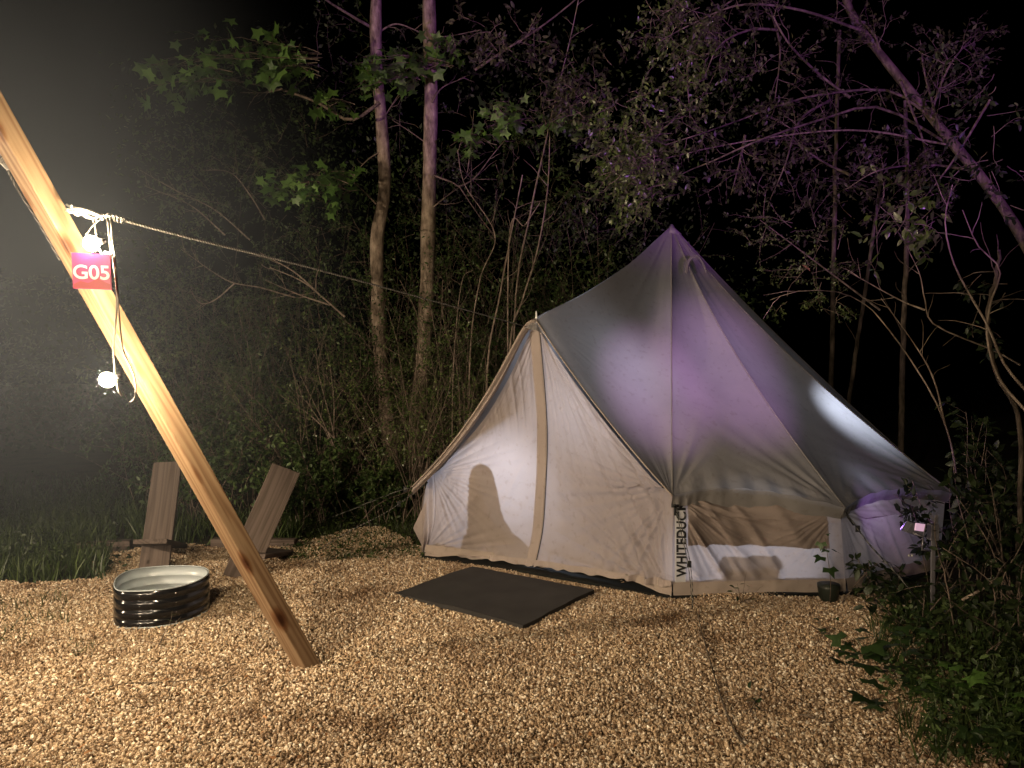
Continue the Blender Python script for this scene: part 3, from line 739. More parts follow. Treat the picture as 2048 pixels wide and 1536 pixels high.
b = MB(); sc0 = cb - hint * .16; b.box([sc0[0], sc0[1], .36], (.34, .34, .04), Matrix.Rotation(math.atan2(dvec[1], dvec[0]), 3, 'Z')); b.build('seat', M['black'], chair, bevel=.008)
for sx in (-1, 1):
    for sy in (0, 1):
        q = cb + dvec * .14 * sx - hint * .30 * sy; b = MB(); b.tube([[q[0], q[1], .36], [q[0], q[1], .02]], .012, 6); b.build('leg', M['black'], chair)
cq = [lerp(LD, PX(x, y, 6.27 + (1068 - x) / 215 * .36), .5) for x, y in ((780, 985), (850, 945), (930, 898), (1000, 852), (1045, 818), (1082, 782))]
V = cq + [q + np.array([0, 0, .45]) for q in cq]
mk('door_glow_blocker', V, [(i, i + 1, 7 + i, 6 + i) for i in range(5)], M['black'], tent)  # unseen panel added to cut off the door glow along a slanted edge
# low cabinet against the right wall inside
cab = thing('bedside_table', 'low table behind the right wall of the tent, showing as a shaded block', 'table', (1.7, 5.95, 0))
b = MB(); b.box((1.72, 5.92, .30), (.34, .3, .04)); b.build('tabletop', M['black'], cab, smooth=False, bevel=.004)
b = MB(); b.box((1.72, 5.92, .15), (.30, .26, .26)); b.build('body', M['black'], cab, smooth=False, bevel=.004)
bed_ = thing('camp_bed', 'bed inside the tent behind the canvas', 'bed', (2.2, 7.9, 0))

bpy.data.objects.remove(bed_)

# ------------------------------------------------------------------ door mat
mc = [G(945, 1135, .03), G(1188, 1182, .03), G(1047, 1253, .03), G(790, 1187, .03)]
nn = 34; X = []
for i in range(nn):
    for j in range(nn):
        u, v = i / (nn - 1), j / (nn - 1)
        q = lerp(lerp(mc[0], mc[1], u), lerp(mc[3], mc[2], u), v)
        X.append(q + [.004 * math.sin(v * 17), .004 * math.sin(u * 15), .006 * math.sin(u * 6 + 1) * math.sin(v * 5) + .010])
top = np.array(X); Fg = grid_faces(nn, nn)
m, n, l, p, o = mat('rubber_mat'); t = noise(n, l, 300, 3); t2 = noise(n, l, 4, 5)
r = ramp(n, [(.35, (.016, .014, .013)), (.7, (.030, .027, .025))]); l.new(t2.outputs[0], r.inputs[0]); l.new(r.outputs[0], p.inputs['Base Color'])
p.inputs['Roughness'].default_value = .85; bump(n, l, t.outputs[0], p, .6, .003)
bot = top - [0, 0, .03]; N0 = nn * nn
rim = [i for i in range(nn)] + [i * nn + nn - 1 for i in range(1, nn)] + [(nn - 1) * nn + i for i in range(nn - 2, -1, -1)] + [i * nn for i in range(nn - 2, 0, -1)]
FF = [tuple(f) for f in Fg] + [(rim[i], rim[(i + 1) % len(rim)], rim[(i + 1) % len(rim)] + N0, rim[i] + N0) for i in range(len(rim))]
c0 = (mc[0] + mc[2]) / 2
o = mk('door_mat', np.vstack([top, bot]), FF, m, smooth=False, loc=(c0[0], c0[1], .01)); tag(o, 'flat black rubber mat on the gravel in front of the tent door', 'mat')

# ------------------------------------------------------------------ fire ring
rp = [(228, 1170), (236, 1153), (262, 1141), (300, 1135), (350, 1132), (402, 1134), (418, 1144), (404, 1158), (366, 1172), (312, 1181), (262, 1183), (236, 1181)]
Q = np.array([G(x, y, .245) for x, y in rp]); 
Qs = []
for i in range(120):
    t = i / 120 * 12; k = int(t); u = t - k; a, b_, c, d = [Q[(k + j) % 12] for j in (-1, 0, 1, 2)]
    Qs.append(.5 * ((2 * b_) + (c - a) * u + (2 * a - 5 * b_ + 4 * c - d) * u * u + (-a + 3 * b_ - 3 * c + d) * u ** 3))
Qs = np.array(Qs); cc = Qs.mean(0)
for _ in range(6): Qs = (np.roll(Qs, 1, 0) + 2 * Qs + np.roll(Qs, -1, 0)) / 4
ring = thing('fire_ring', 'black corrugated steel fire ring with white inside on the gravel', 'fire ring', (cc[0], cc[1], 0))
dirs = Qs - cc; dirs[:, 2] = 0; dirs /= np.linalg.norm(dirs, axis=1)[:, None]
rows = []
zz = np.linspace(.0, .245, 66)
for z in zz: rows.append(np.c_[Qs[:, :2], np.full(120, z)] + dirs * (.012 * abs(math.sin(z / .245 * math.pi * 4)) ** .8 - .004))
P = np.array(rows)
def ringmesh(P, name, mt, par):
    nt_, ns_, _ = P.shape; i = np.arange(ns_)[None] + ns_ * np.arange(nt_ - 1)[:, None]; j = (np.arange(ns_) + 1)[None] % ns_ + ns_ * np.arange(nt_ - 1)[:, None]
    return mk(name, P.reshape(-1, 3), np.stack([i.ravel(), j.ravel(), j.ravel() + ns_, i.ravel() + ns_], 1), mt, par)
blk, n, l, p, o = mat('black_enamel'); p.inputs['Base Color'].default_value = (.008, .008, .009, 1); p.inputs['Roughness'].default_value = .16
wht = simple('white_enamel', (.42, .47, .50), .3, scale=8, var=.12, bstr=.05)
ringmesh(P, 'outer_wall', blk, ring); ringmesh(P - dirs[None] * .004, 'inner_wall', wht, ring)
top = np.c_[Qs[:, :2], np.full(120, .247)]
b = MB(); b.tube(np.vstack([top, top[:1]]), .004, 6); b.build('rim', wht, ring)
bt = np.c_[Qs[:, :2], np.full(120, .014)] + dirs * .004
b = MB(); b.tube(np.vstack([bt, bt[:1]]), .005, 6); b.build('base_rim', wht, ring)
bolt = simple('bolt', (.6, .6, .6), .25, .9)
for (bx) in (283, 340):
    kk = np.argmin(np.abs(Qs[:, 0] - G(bx, 1182, .245)[0]) + (Qs[:, 1] > cc[1]) * 9)
    for zc in (.030, .092, .153, .214):
        q = np.array([Qs[kk][0], Qs[kk][1], zc]) + dirs[kk] * .010
        b = MB(); b.tube([q, q + dirs[kk] * .004], .0035, 8); b.build('bolt', bolt, ring)

# ------------------------------------------------------------------ plank chairs
def plank(a, b_, wd, th, wdir, name, parent):
    a, b_ = np.array(a, float), np.array(b_, float); ax = b_ - a; L_ = np.linalg.norm(ax); ax /= L_
    wdir = np.array(wdir, float); wdir -= ax * (wdir @ ax); wdir /= np.linalg.norm(wdir); nz = np.cross(wdir, ax)
    me = bpy.data.meshes.new(name); h = (wd / 2, th / 2)
    V = [(x * h[0], y * h[1], z) for z in np.linspace(0, L_, 9) for x, y in ((-1, -1), (1, -1), (1, 1), (-1, 1))]
    Fs = [(4 * i + k, 4 * i + (k + 1) % 4, 4 * i + 4 + (k + 1) % 4, 4 * i + 4 + k) for i in range(8) for k in range(4)] + [(3, 2, 1, 0), (32, 33, 34, 35)]
    me.from_pydata(V, [], Fs); me.update(); me.materials.append(M['board'])
    o = bpy.data.objects.new(name, me); sc.collection.objects.link(o)
    o.parent = parent; off = Vector(a) - org(parent)
    o.matrix_local = Matrix.Translation(off) @ Matrix((wdir, nz, ax)).transposed().to_4x4()
    md = o.modifiers.new('b', 'BEVEL'); md.width = .005; md.segments = 2
    return o
cA = thing('plank_chair', 'low brown two-plank chair upright behind the fire ring', 'chair', G(308, 1135), 'low plank chairs')
plank(fz(G(307, 1142), -.02), PX(336, 925, 6.75), .235, .038, (1, .12, 0), 'backrest', cA)
plank(PX(300, 1083, 6.08), np.array(PX(345, 1092, 7.0)), .25, .038, (1, .05, 0.02), 'seat', cA)
cB = thing('plank_chair', 'low brown two-plank chair leaning right beside the grass', 'chair', G(478, 1150), 'low plank chairs')
plank(fz(G(475, 1153), -.02), PX(573, 936, 6.25), .235, .038, (1, .35, 0), 'backrest', cB)
plank(PX(500, 1110, 6.0), np.array(PX(560, 1102, 6.75)), .24, .038, (1, -.6, 0), 'seat', cB)
# border timber behind the gravel
for i, (x0, y0, x1, y1, lb) in enumerate([(150, 1104, 262, 1098, 'weathered border timber at the gravel edge left of the chairs'), (425, 1094, 592, 1096, 'weathered border timber at the gravel edge behind the leaning chair')]):
    a, b_ = G(x0, y0), G(x1, y1); t_ = thing('border_timber', lb, 'timber', (a + b_) / 2, 'border timbers')
    plank(fz(a, .035), fz(b_, .04), .09, .09, (0, 0, 1), 'board', t_)

# ------------------------------------------------------------------ timber post with rope, sign and bulbs
pb = np.array([-1.136, 4.24, 0.0]); pt = np.array([-2.16, 3.56, 2.43]); pd = (pt - pb) / np.linalg.norm(pt - pb)
def post_at(t): return pb + (pt - pb) * t
view = -np.array([pb[0] + pt[0], pb[1] + pt[1], 0]); view = view / np.linalg.norm(view); view -= pd * (view @ pd); view /= np.linalg.norm(view)
side = np.cross(pd, view)   # which way is left/right is handled by the angle
if side[0] < 0: side = -side
al = R(35)
nR = view * math.cos(al) + side * math.sin(al)      # wide face, turned to the right
nL = view * math.sin(al) - side * math.cos(al)
me = bpy.data.meshes.new('timber_post'); hw = .0485; V = []
Lp = 4.2; nseg = 24
for i in range(nseg + 1):
    z = -.12 + i / nseg * Lp
    for a, b_ in ((-1, -1), (1, -1), (1, 1), (-1, 1)): V.append((a * hw, b_ * hw, z))
Fs = [(4 * i + k, 4 * i + (k + 1) % 4, 4 * i + 4 + (k + 1) % 4, 4 * i + 4 + k) for i in range(nseg) for k in range(4)] + [(3, 2, 1, 0), tuple(range(4 * nseg, 4 * nseg + 4))]
me.from_pydata(V, [], Fs); me.update(); me.materials.append(M['pine'])
post = bpy.data.objects.new('timber_post', me); sc.collection.objects.link(post)
xa = nR; ya = np.cross(pd, xa)
post.matrix_world = Matrix.Translation(Vector(pb)) @ Matrix((xa, ya, pd)).transposed().to_4x4()
md = post.modifiers.new('b', 'BEVEL'); md.width = .006; md.segments = 3
tag(post, 'leaning square pine post standing in the gravel at the left', 'post')

knot = PX(196, 428, 3.45)
rope = thing('line_rope', 'grey braided rope running from the leaning post to the tent door peak', 'rope', knot)
main = smoothpts([PX(150, 425, 3.5), PX(200, 430, 3.47), PX(245, 440, 3.52), PX(400, 481, 3.9), PX(600, 530, 4.45), PX(830, 592, 5.2), PX(1052, 653, 6.08)], 60)
b = MB(); b.tube(main, np.r_[np.full(8, .012), np.linspace(.0095, .004, 52)], 8); b.build('rope_line', M['rope'], rope)
wr = simple('white_rope', (.38, .37, .34), .6, scale=90, bstr=.6, bdist=.003)
rr2 = random.Random(3); b = MB()
for k in range(7):
    pts = [PX(136 + q * 21 + rr2.uniform(-8, 8), 417 + q * 5 + rr2.uniform(-9, 9), 3.47 + rr2.uniform(-.025, .025)) for q in range(4)]
    pts.sort(key=lambda q: q[0]); b.tube(smoothpts(pts, 14), .005, 6)
b.tube(smoothpts([PX(136, 420, 3.47), PX(160, 418, 3.45), PX(180, 424, 3.45), PX(198, 432, 3.45)], 16), .008, 8)
b.build('white_knot', wr, rope)
b = MB()
for k in range(5):
    c = lerp(PX(215, 432, 3.46), PX(245, 441, 3.5), k / 4); ring_ = [c + .013 * np.array([.3 * math.sin(a), math.cos(a), math.sin(a)]) for a in np.linspace(0, 6.28, 12)]
    b.tube(ring_, .003, 5, cap=False)
b.build('rope_whipping', M['rope'], rope)
# second cable coming in from the left behind the post
cb2 = thing('side_rope', 'thin grey rope knotted to the left edge of the post near its top', 'rope', PX(10, 325, 3.7))
b = MB(); b.tube(smoothpts([PX(-160, 150, 3.6), PX(-40, 250, 3.62), PX(6, 318, 3.55), PX(14, 332, 3.55)], 20), .006, 6)
b.tube(smoothpts([PX(10, 330, 3.56), PX(36, 380, 3.8), PX(72, 436, 3.8), PX(120, 520, 3.8)], 20), .006, 6); b.build('rope_line', M['rope'], cb2)
b = MB()
for k in range(4):
    c = PX(9 + 3 * k, 322 + 3 * k, 3.54); b.tube([c + .018 * np.array([math.cos(a), .3 * math.sin(a), math.sin(a)]) for a in np.linspace(0, 6.28, 14)], .005, 6, cap=False)
b.build('knot', wr, cb2)

wire = simple('pale_cable', (.16, .145, .125), .5, bstr=0)
em, n, l, p, o = mat('glowing_bulb'); n.remove(p); e = n.new('ShaderNodeEmission'); e.inputs[0].default_value = (1, .80, .52, 1); e.inputs[1].default_value = 2100
l.new(e.outputs[0], o.inputs[0])
def bulb_mesh(c, axis, r=.031):
    b = MB(); axis = np.array(axis, float); axis /= np.linalg.norm(axis)
    prof = [(0, .45), (.25, .75), (.6, 1.0), (1.0, 1.08), (1.45, .95), (1.8, .6), (2.0, .12)]
    b.tube([c + axis * (h - 1) * r for h, _ in prof], [r * w_ for _, w_ in prof], 14); return b
def bulb(c, axis, label, socket_up, grp):
    c = np.array(c); t_ = thing('string_light', label, 'light bulb', c, grp)
    bulb_mesh(c, axis).build('glass_bulb', em, t_)
    ax = np.array(axis, float); ax /= np.linalg.norm(ax)
    b = MB(); b.tube([c - ax * .022, c - ax * .045, c - ax * .06], [.013, .014, .009], 10); b.build('socket', M['strap'], t_)
    return t_
B1 = PX(182, 487, 3.30); B2 = PX(214, 760, 3.42)
t1 = bulb(B1, (-.6, -.3, -.2), 'glowing bulb on the post just above the pink sign', None, 'string light bulbs')
t2 = bulb(B2, (-.6, -.3, -.3), 'glowing bulb hanging on its cable left of the post, below the sign', None, 'string light bulbs')
def wires(t_, lists):
    b = MB()
    for pts, rr_ in lists: b.tube(smoothpts(pts, 26), rr_, 6)
    b.build('cable', wire, t_)
wires(t1, [([PX(186, 438, 3.45), PX(191, 460, 3.42), PX(196, 492, 3.34), PX(206, 512, 3.32)], .0045),
           ([PX(202, 437, 3.45), PX(185, 452, 3.42), PX(172, 470, 3.36)], .0028)])
wires(t2, [([PX(215, 438, 3.46), PX(218, 470, 3.42), PX(222, 500, 3.36), PX(229, 540, 3.32), PX(234, 590, 3.34), PX(232, 640, 3.36), PX(227, 690, 3.40), PX(230, 740, 3.42), PX(226, 752, 3.42)], .0045),
           ([PX(222, 440, 3.46), PX(224, 480, 3.40), PX(230, 520, 3.34), PX(236, 600, 3.34), PX(240, 650, 3.35), PX(246, 700, 3.38), PX(262, 735, 3.40), PX(271, 765, 3.42), PX(270, 795, 3.42), PX(262, 804, 3.43)], .0042),
           ([PX(233, 758, 3.42), PX(237, 778, 3.42), PX(244, 792, 3.43)], .0055)])
# plastic tag by the sign
b = MB(); b.box(PX(216, 510, 3.32), (.034, .01, .026), Matrix.Rotation(.3, 3, 'Y')); o = b.build('cable_clip', simple('white_plastic', (.75, .74, .7), .4, bstr=0), t1, bevel=.002)

# sign
sg = thing('pitch_sign', 'small square pink and red sign reading G05 on the leaning post', 'sign', PX(181, 541, 3.30))
sd = 3.285
c1, c2, c3, c4 = PX(141, 504, sd), PX(220, 508, sd), PX(222, 579, sd), PX(146, 577, sd)
sx = (c2 - c1 + c3 - c4) / 2; sy = (c1 - c4 + c2 - c3) / 2; nrm = np.array([0, -1.0, 0])
signp, n, l, p, o = mat('sign_pink')
p.inputs['Base Color'].default_value = (.55, .015, .13, 1); p.inputs['Roughness'].default_value = .35
signr, n, l, p, o = mat('sign_red'); p.inputs['Base Color'].default_value = (.42, .008, .02, 1); p.inputs['Roughness'].default_value = .35
signl, n, l, p, o = mat('sign_rose'); p.inputs['Base Color'].default_value = (.55, .05, .14, 1); p.inputs['Roughness'].default_value = .35
def sp(u, v, off): return c4 + sx * u + sy * v + nrm * off
V = [sp(0, 0, 0), sp(1, 0, 0), sp(1, 1, 0), sp(0, 1, 0), sp(0, 0, -.006), sp(1, 0, -.006), sp(1, 1, -.006), sp(0, 1, -.006)]
mk('board', V, [(0, 1, 2, 3), (7, 6, 5, 4), (0, 4, 5, 1), (1, 5, 6, 2), (2, 6, 7, 3), (3, 7, 4, 0)], signp, sg, smooth=False)
mk('printed_band', [sp(.02, .02, .001), sp(.98, .02, .001), sp(.98, .15, .001), sp(.66, .30, .001), sp(.40, .17, .001), sp(.2, .22, .001), sp(.02, .12, .001)], [(0, 1, 2, 3, 4, 5, 6)], signr, sg, smooth=False)
mk('printed_band', [sp(.66, .301, .0015), sp(.98, .151, .0015), sp(.98, .55, .0015), sp(.85, .45, .0015)], [(0, 1, 2, 3)], signl, sg, smooth=False)
fc = bpy.data.curves.new('t', 'FONT'); fc.body = 'G05'; fc.size = 1; fc.offset = .018; fc.space_character = .98
tmp = bpy.data.objects.new('t', fc); sc.collection.objects.link(tmp); bpy.context.view_layer.update()
tm = bpy.data.meshes.new_from_object(tmp.evaluated_get(bpy.context.evaluated_depsgraph_get())); bpy.data.objects.remove(tmp)
co = np.array([v.co[:] for v in tm.vertices]); co -= co.min(0); mxx = co.max(0)
mk('lettering', [sp(.03 + .94 * x / mxx[0], .27 + .40 * y / mxx[1], .0028) for x, y, z in co], [tuple(pp.vertices) for pp in tm.polygons], simple('white_letter', (.8, .78, .78), .4, bstr=0), sg, smooth=False)
b = MB(); b.tube([sp(.62, .98, -.002), sp(.60, 1.07, -.002), sp(.72, 1.07, -.002)], .003, 5); b.build('hook', wire, sg)

# ------------------------------------------------------------------ flood light on stake
fl = thing('flood_lamp', 'small silver garden flood lamp on a metal stake beside the tent', 'flood lamp', G(1865, 1215))
alu = simple('painted_metal', (.20, .19, .21), .3, .4)
Y0 = 5.2
lensm, n, l, p, o = mat('lit_lens'); p.inputs['Base Color'].default_value = (.6, .45, .5, 1); p.inputs['Emission Color'].default_value = (.85, .5, .8, 1); p.inputs['Emission Strength'].default_value = .45
def bx(px0, py0, px1, py1, y, dep, mt, name, par, rot=0, bev=.004):
    a, c = PX(px0, py0, y), PX(px1, py1, y); ce = (a + c) / 2
    b = MB(); b.box(ce, (abs(c[0] - a[0]), dep, abs(a[2] - c[2])), Matrix.Rotation(R(rot), 3, 'Y')); return b.build(name, mt, par, smooth=False, bevel=bev)
bx(1858, 1048, 1874, 1080, Y0, .06, alu, 'housing', fl, 2)
bx(1862, 1080, 1869, 1225, Y0, .018, alu, 'stake', fl, 0)
bx(1869, 1030, 1876, 1048, Y0, .012, alu, 'bracket', fl, 3)
b = MB()
hh = [PX(1826, 1046, Y0 - .05), PX(1812, 1064, Y0 - .05), PX(1843, 1075, Y0 - .05), PX(1853, 1050, Y0 - .05)]
hb = [q + np.array([0, .09, 0]) for q in hh]
b.add(hh + hb, [(0, 1, 2, 3), (7, 6, 5, 4), (0, 4, 5, 1), (1, 5, 6, 2), (2, 6, 7, 3), (3, 7, 4, 0)])
b.build('lamp_head', simple('smoked_housing', (.10, .10, .12), .2), fl, smooth=False, bevel=.004)
bx(1830, 1047, 1850, 1062, Y0 - .055, .012, lensm, 'reflector', fl, 8)
b = MB(); b.tube([PX(1826, 1066, Y0 - .06), PX(1846, 1074, Y0 - .06), PX(1852, 1048, Y0 - .06)], .006, 6); b.build('front_frame', alu, fl)
b = MB(); b.tube([PX(1846, 1076, Y0 - .02), PX(1844, 1100, Y0 - .02), PX(1861, 1102, Y0)], .006, 6); b.build('yoke', alu, fl)
for x in (1818, 1824):
    b = MB(); q = PX(x, 1111, Y0 - .03); b.tube([q + [0, 0, .008], q, q - [0, 0, .008]], [.004, .008, .004], 8); b.build('knob', wr, fl)

# dark pot at the tent corner
pc = G(1664, 1206); pot = thing('plant_pot', 'small dark round pot against the right corner of the tent', 'pot', pc)
b = MB(); q = pc + [0, .06, 0]
b.tube([q + [0, 0, 0], q + [0, 0, .02], q + [0, 0, .09], q + [0, 0, .118], q + [0, 0, .122], q + [0, 0, .10]], [.055, .062, .075, .078, .066, .062], 28); b.build('pot_body', simple('dark_green_plastic', (.018, .024, .016), .5), pot)

# ------------------------------------------------------------------ vegetation tools
def leafT(kind):
    if kind == 'ovate':     # 6 verts along +X, folded on the midrib
        V = np.array([[0, 0, 0], [.35, .22, .05], [.35, 0, 0], [.35, -.22, .05], [.72, .17, .02], [.72, 0, -.03], [.72, -.17, .02], [1, 0, -.10]])
        Fs = np.array([[0, 2, 1, 1], [0, 3, 2, 2], [1, 2, 5, 4], [2, 3, 6, 5], [4, 5, 7, 7], [5, 6, 7, 7]])
        Ft = [(0, 2, 1), (0, 3, 2), (1, 2, 5), (1, 5, 4), (2, 3, 6), (2, 6, 5), (4, 5, 7), (5, 6, 7)]
    elif kind == 'small':
        V = np.array([[0, 0, 0], [.45, .24, .06], [.45, -.24, .06], [1, 0, -.05]]); Ft = [(0, 2, 1), (1, 2, 3)]
    elif kind == 'star':
        V = [[.30, 0, 0]]; angs = [180, 128, 108, 66, 36, 14, 0, -14, -36, -66, -108, -128]
        rad = [.02, .40, .14, .50, .18, .50, .66, .50, .18, .50, .14, .40]
        rad = [.06, .54, .36, .66, .42, .48, .76, .48, .42, .66, .36, .54]
        angs = [180, 124, 96, 66, 36, 17, 0, -17, -36, -66, -96, -124]
        for a, q in zip(angs, rad): V.append([.30 + q * math.cos(R(a)), q * math.sin(R(a)), -.10 * q * abs(math.sin(R(a))) - .12 * max(0, q - .3)])
        V = np.array(V); k = len(angs); Ft = [(0, 1 + i, 1 + (i + 1) % k) for i in range(k)]
    elif kind == 'tri':      # three-lobed vine leaf
        V = [[.25, 0, 0]]; A = [(180, .06), (120, .45), (75, .62), (45, .32), (0, .75), (-45, .32), (-75, .62), (-120, .45)]
        for a, q in A: V.append([.25 + q * math.cos(R(a)), q * math.sin(R(a)), -.12 * q])
        V = np.array(V); Ft = [(0, 1 + i, 1 + (i + 1) % 8) for i in range(8)]
    elif kind == 'blade':
        V = np.array([[0, .03, 0], [0, -.03, 0], [.5, .022, .0], [.5, -.022, 0], [1, 0, -.18]]); Ft = [(0, 1, 3), (0, 3, 2), (2, 3, 4)]
    return np.asarray(V, float), np.asarray(Ft, int)
def frames(D, rg, up=(0, 0, 1), tilt=.6):
    """rotation matrices whose X is D, Z roughly up with random roll"""
    D = D / (np.linalg.norm(D, axis=1)[:, None] + 1e-9)
    U = np.array(up)[None] + rg.normal(0, tilt, D.shape)
    Yv = np.cross(U, D); Yv /= np.linalg.norm(Yv, axis=1)[:, None] + 1e-9; Z = np.cross(D, Yv)
    return np.stack([D, Yv, Z], 2)
def leaves(pos, D, size, kind, rg, tilt=.6):
    V, Ft = leafT(kind); Rm = frames(D, rg, tilt=tilt); n_ = len(pos)
    W = np.einsum('nij,kj->nki', Rm, V) * size[:, None, None] + pos[:, None]
    Fa = Ft[None] + (np.arange(n_) * len(V))[:, None, None]
    return W.reshape(-1, 3), Fa.reshape(-1, 3)
def wander(p, d, L_, n_, rg, wob=.15, droop=0.0):
    pts = [np.array(p, float)]; d = np.array(d, float); d /= np.linalg.norm(d)
    for i in range(n_):
        d = d + rg.normal(0, wob, 3) + np.array([0, 0, -droop]); d /= np.linalg.norm(d); pts.append(pts[-1] + d * L_ / n_)
    return np.array(pts)
def twigs_from(path, rad, rg, count, L_, spread=.9, droop=.02, wob=.16, t0=.2, up=.1):
    out = []
    for _ in range(count):
        t = rg.uniform(t0, 1); i = min(int(t * (len(path) - 1)), len(path) - 2); p = lerp(path[i], path[i + 1], t * (len(path) - 1) - i)
        ax = path[i + 1] - path[i]; ax /= np.linalg.norm(ax) + 1e-9
        s_ = rg.normal(0, 1, 3); s_ -= ax * (s_ @ ax); s_ /= np.linalg.norm(s_) + 1e-9
        d = ax * (1 - spread * .5) + s_ * spread + np.array([0, 0, up]); ll = L_ * rg.uniform(.5, 1.2) * (1.1 - .5 * t)
        pts = wander(p, d, ll, 6, rg, wob, droop); out.append((pts, np.linspace(rad * .8, rad * .25, 7)))
    return out
def twiggy_leaves(paths, rg, per, size, kind='small', frm=.3, jitter=.01, droop=-.2):
    pos = []; D = []
    for pts, _ in paths:
        for k in range(per):
            t = frm + (1 - frm) * (k + rg.uniform(0, 1)) / per; x = t * (len(pts) - 1); i = min(int(x), len(pts) - 2)
            ax = pts[i + 1] - pts[i]; ax = ax / (np.linalg.norm(ax) + 1e-9); s_ = rg.normal(0, 1, 3); s_ -= ax * (s_ @ ax); s_ /= np.linalg.norm(s_) + 1e-9
            pos.append(lerp(pts[i], pts[i + 1], x - i) + rg.normal(0, jitter, 3)); D.append(ax * .6 + s_ + [0, 0, droop])
    pos = np.array(pos); return leaves(pos, np.array(D), size * rg.uniform(.6, 1.25, len(pos)), kind, rg)
def build_paths(paths, name, mt, parent, sides=5, kind=None):
    b = MB()
    for pts, rad in paths: b.tube(pts, rad, sides, cap=False)
    return b.build(name, mt, parent, kind=kind)
leafmesh = {}
def leaf_objs(parent, pos, D, size, kind, mt, rg, tilt=.45):
    """each leaf its own object; meshes shared"""
    key = (kind, mt.name)
    if key not in leafmesh:
        V, Ft = leafT(kind); me = bpy.data.meshes.new('leaf'); me.from_pydata([tuple(v) for v in V], [], [tuple(map(int, f)) for f in Ft]); me.update(); me.materials.append(mt); leafmesh[key] = me
    Rm = frames(np.array(D), rg, tilt=tilt); o0 = np.array(org(parent))
    for i in range(len(pos)):
        o = bpy.data.objects.new('leaf', leafmesh[key]); sc.collection.objects.link(o); o.parent = parent
        o.matrix_local = Matrix.Translation(Vector(pos[i] - o0)) @ Matrix(Rm[i]).to_4x4() @ Matrix.Scale(float(size[i]), 4)

def spray(parent, pts2, depth, rg, nleaf, lsize, twn=5, as_objs=True, kind='star', mt='maple', spread=.5):
    """a leafy branch: pts2 = px control points, leaves hang around it"""
    pa = smoothpts([PX(x, y, depth + dd) for x, y, dd in pts2], 16)
    paths = [(pa, np.linspace(.016, .005, 16))] + twigs_from(pa, .006, rg, twn, spread, .8, .01, .1)
    pos = []; D = []
    for k in range(nleaf):
        pp, _ = paths[rg.integers(0, len(paths))]; t = rg.uniform(.25, 1); x = t * (len(pp) - 1); i = min(int(x), len(pp) - 2)
        pos.append(lerp(pp[i], pp[i + 1], x - i) + rg.normal(0, .05, 3)); dd = rg.normal(0, 1, 3); dd[2] = dd[2] * .5 - .5; dd[1] -= .3; D.append(dd)
    sz = lsize * rg.uniform(.6, 1.2, nleaf)
    return paths, np.array(pos), np.array(D), sz

# ---- the two tall trunks and their star leaved branches
def trunk(parent, ctrl, r0, r1, mt, n_=60, sides=18, rg=rng, name='trunk'):
    r0 *= .9; r1 *= .9; P = smoothpts(ctrl, n_); rad = np.linspace(r0, r1, n_) * (1 + .05 * np.sin(np.linspace(0, 40, n_)) + rg.normal(0, .02, n_))
    b = MB(); b.tube(P, rad, sides)
    return b.build(name, mt, parent), P
base1 = PX(793, 985, 9.9); base1[2] = -.1
T1 = thing('tree', 'slim tree with a wavy pale trunk, left of the two trunks beside the tent', 'tree', base1, 'tall thin trees behind the camp')
_, tp1 = trunk(T1, [base1, PX(786, 930, 9.9), PX(776, 850, 9.9), PX(762, 720, 9.85), PX(756, 600, 9.8), PX(754, 480, 9.75), PX(769, 380, 9.7), PX(764, 260, 9.65), PX(752, 100, 9.6), PX(753, -60, 9.5), PX(750, -300, 9.4)], .118, .068, M['bark'])
base2 = PX(826, 985, 9.6); base2[2] = -.1
T2 = thing('tree', 'slim tree with a straight pale trunk, right of the two trunks beside the tent', 'tree', base2, 'tall thin trees behind the camp')
_, tp2 = trunk(T2, [base2, PX(835, 850, 9.65), PX(846, 720, 9.7), PX(853, 600, 9.7), PX(856, 480, 9.7), PX(860, 300, 9.6), PX(862, 160, 9.6), PX(858, 0, 9.5), PX(856, -300, 9.4)], .115, .085, M['bark'])
r5 = np.random.default_rng(21)
# limbs
def limbs(parent, lst, mt, sub=3, tw=.35):
    paths = []
    for ctrl, dep, r0 in lst:
        P = smoothpts([PX(x, y, dep + (q[0] if q else 0)) for x, y, *q in ctrl], 18); paths.append((P, np.linspace(r0, r0 * .35, 18)))
        paths += twigs_from(P, r0 * .5, r5, sub, tw, .8, .0, .18)
    build_paths(paths, 'branch', mt, parent); return paths
limbs(T1, [([(752, 60), (700, 30), (640, -10), (600, -60)], 9.6, .022), ([(752, 68), (790, 48), (830, 60), (858, 75)], 9.6, .014),
           ([(760, 205), (700, 240), (635, 205), (565, 180), (490, 165), (420, 150)], 9.2, .022), ([(565, 178), (530, 185), (480, 185)], 9.1, .012),
           ([(758, 305), (735, 320), (705, 350), (690, 352)], 9.6, .010), ([(752, 408), (725, 380), (700, 365), (640, 385), (590, 382), (525, 372)], 9.2, .011),
           ([(768, 235), (800, 185), (818, 155)], 9.6, .010)], M['twig'])
limbs(T2, [([(858, 75), (900, 72), (960, 60)], 9.5, .012), ([(864, 205), (885, 175), (930, 155)], 9.5, .014), ([(860, 292), (830, 270), (785, 240)], 9.6, .010),
           ([(866, 350), (905, 365), (920, 372), (950, 355), (985, 310), (1010, 280)], 9.3, .014), ([(866, 415), (890, 395), (918, 375)], 9.4, .012), ([(918, 372), (950, 420), (990, 475)], 9.3, .010),
           ([(950, 140), (1010, 100), (1080, 55), (1150, 0), (1200, -50)], 9.2, .018), ([(935, 345), (942, 290), (948, 220)], 9.2, .008)], M['twig'])
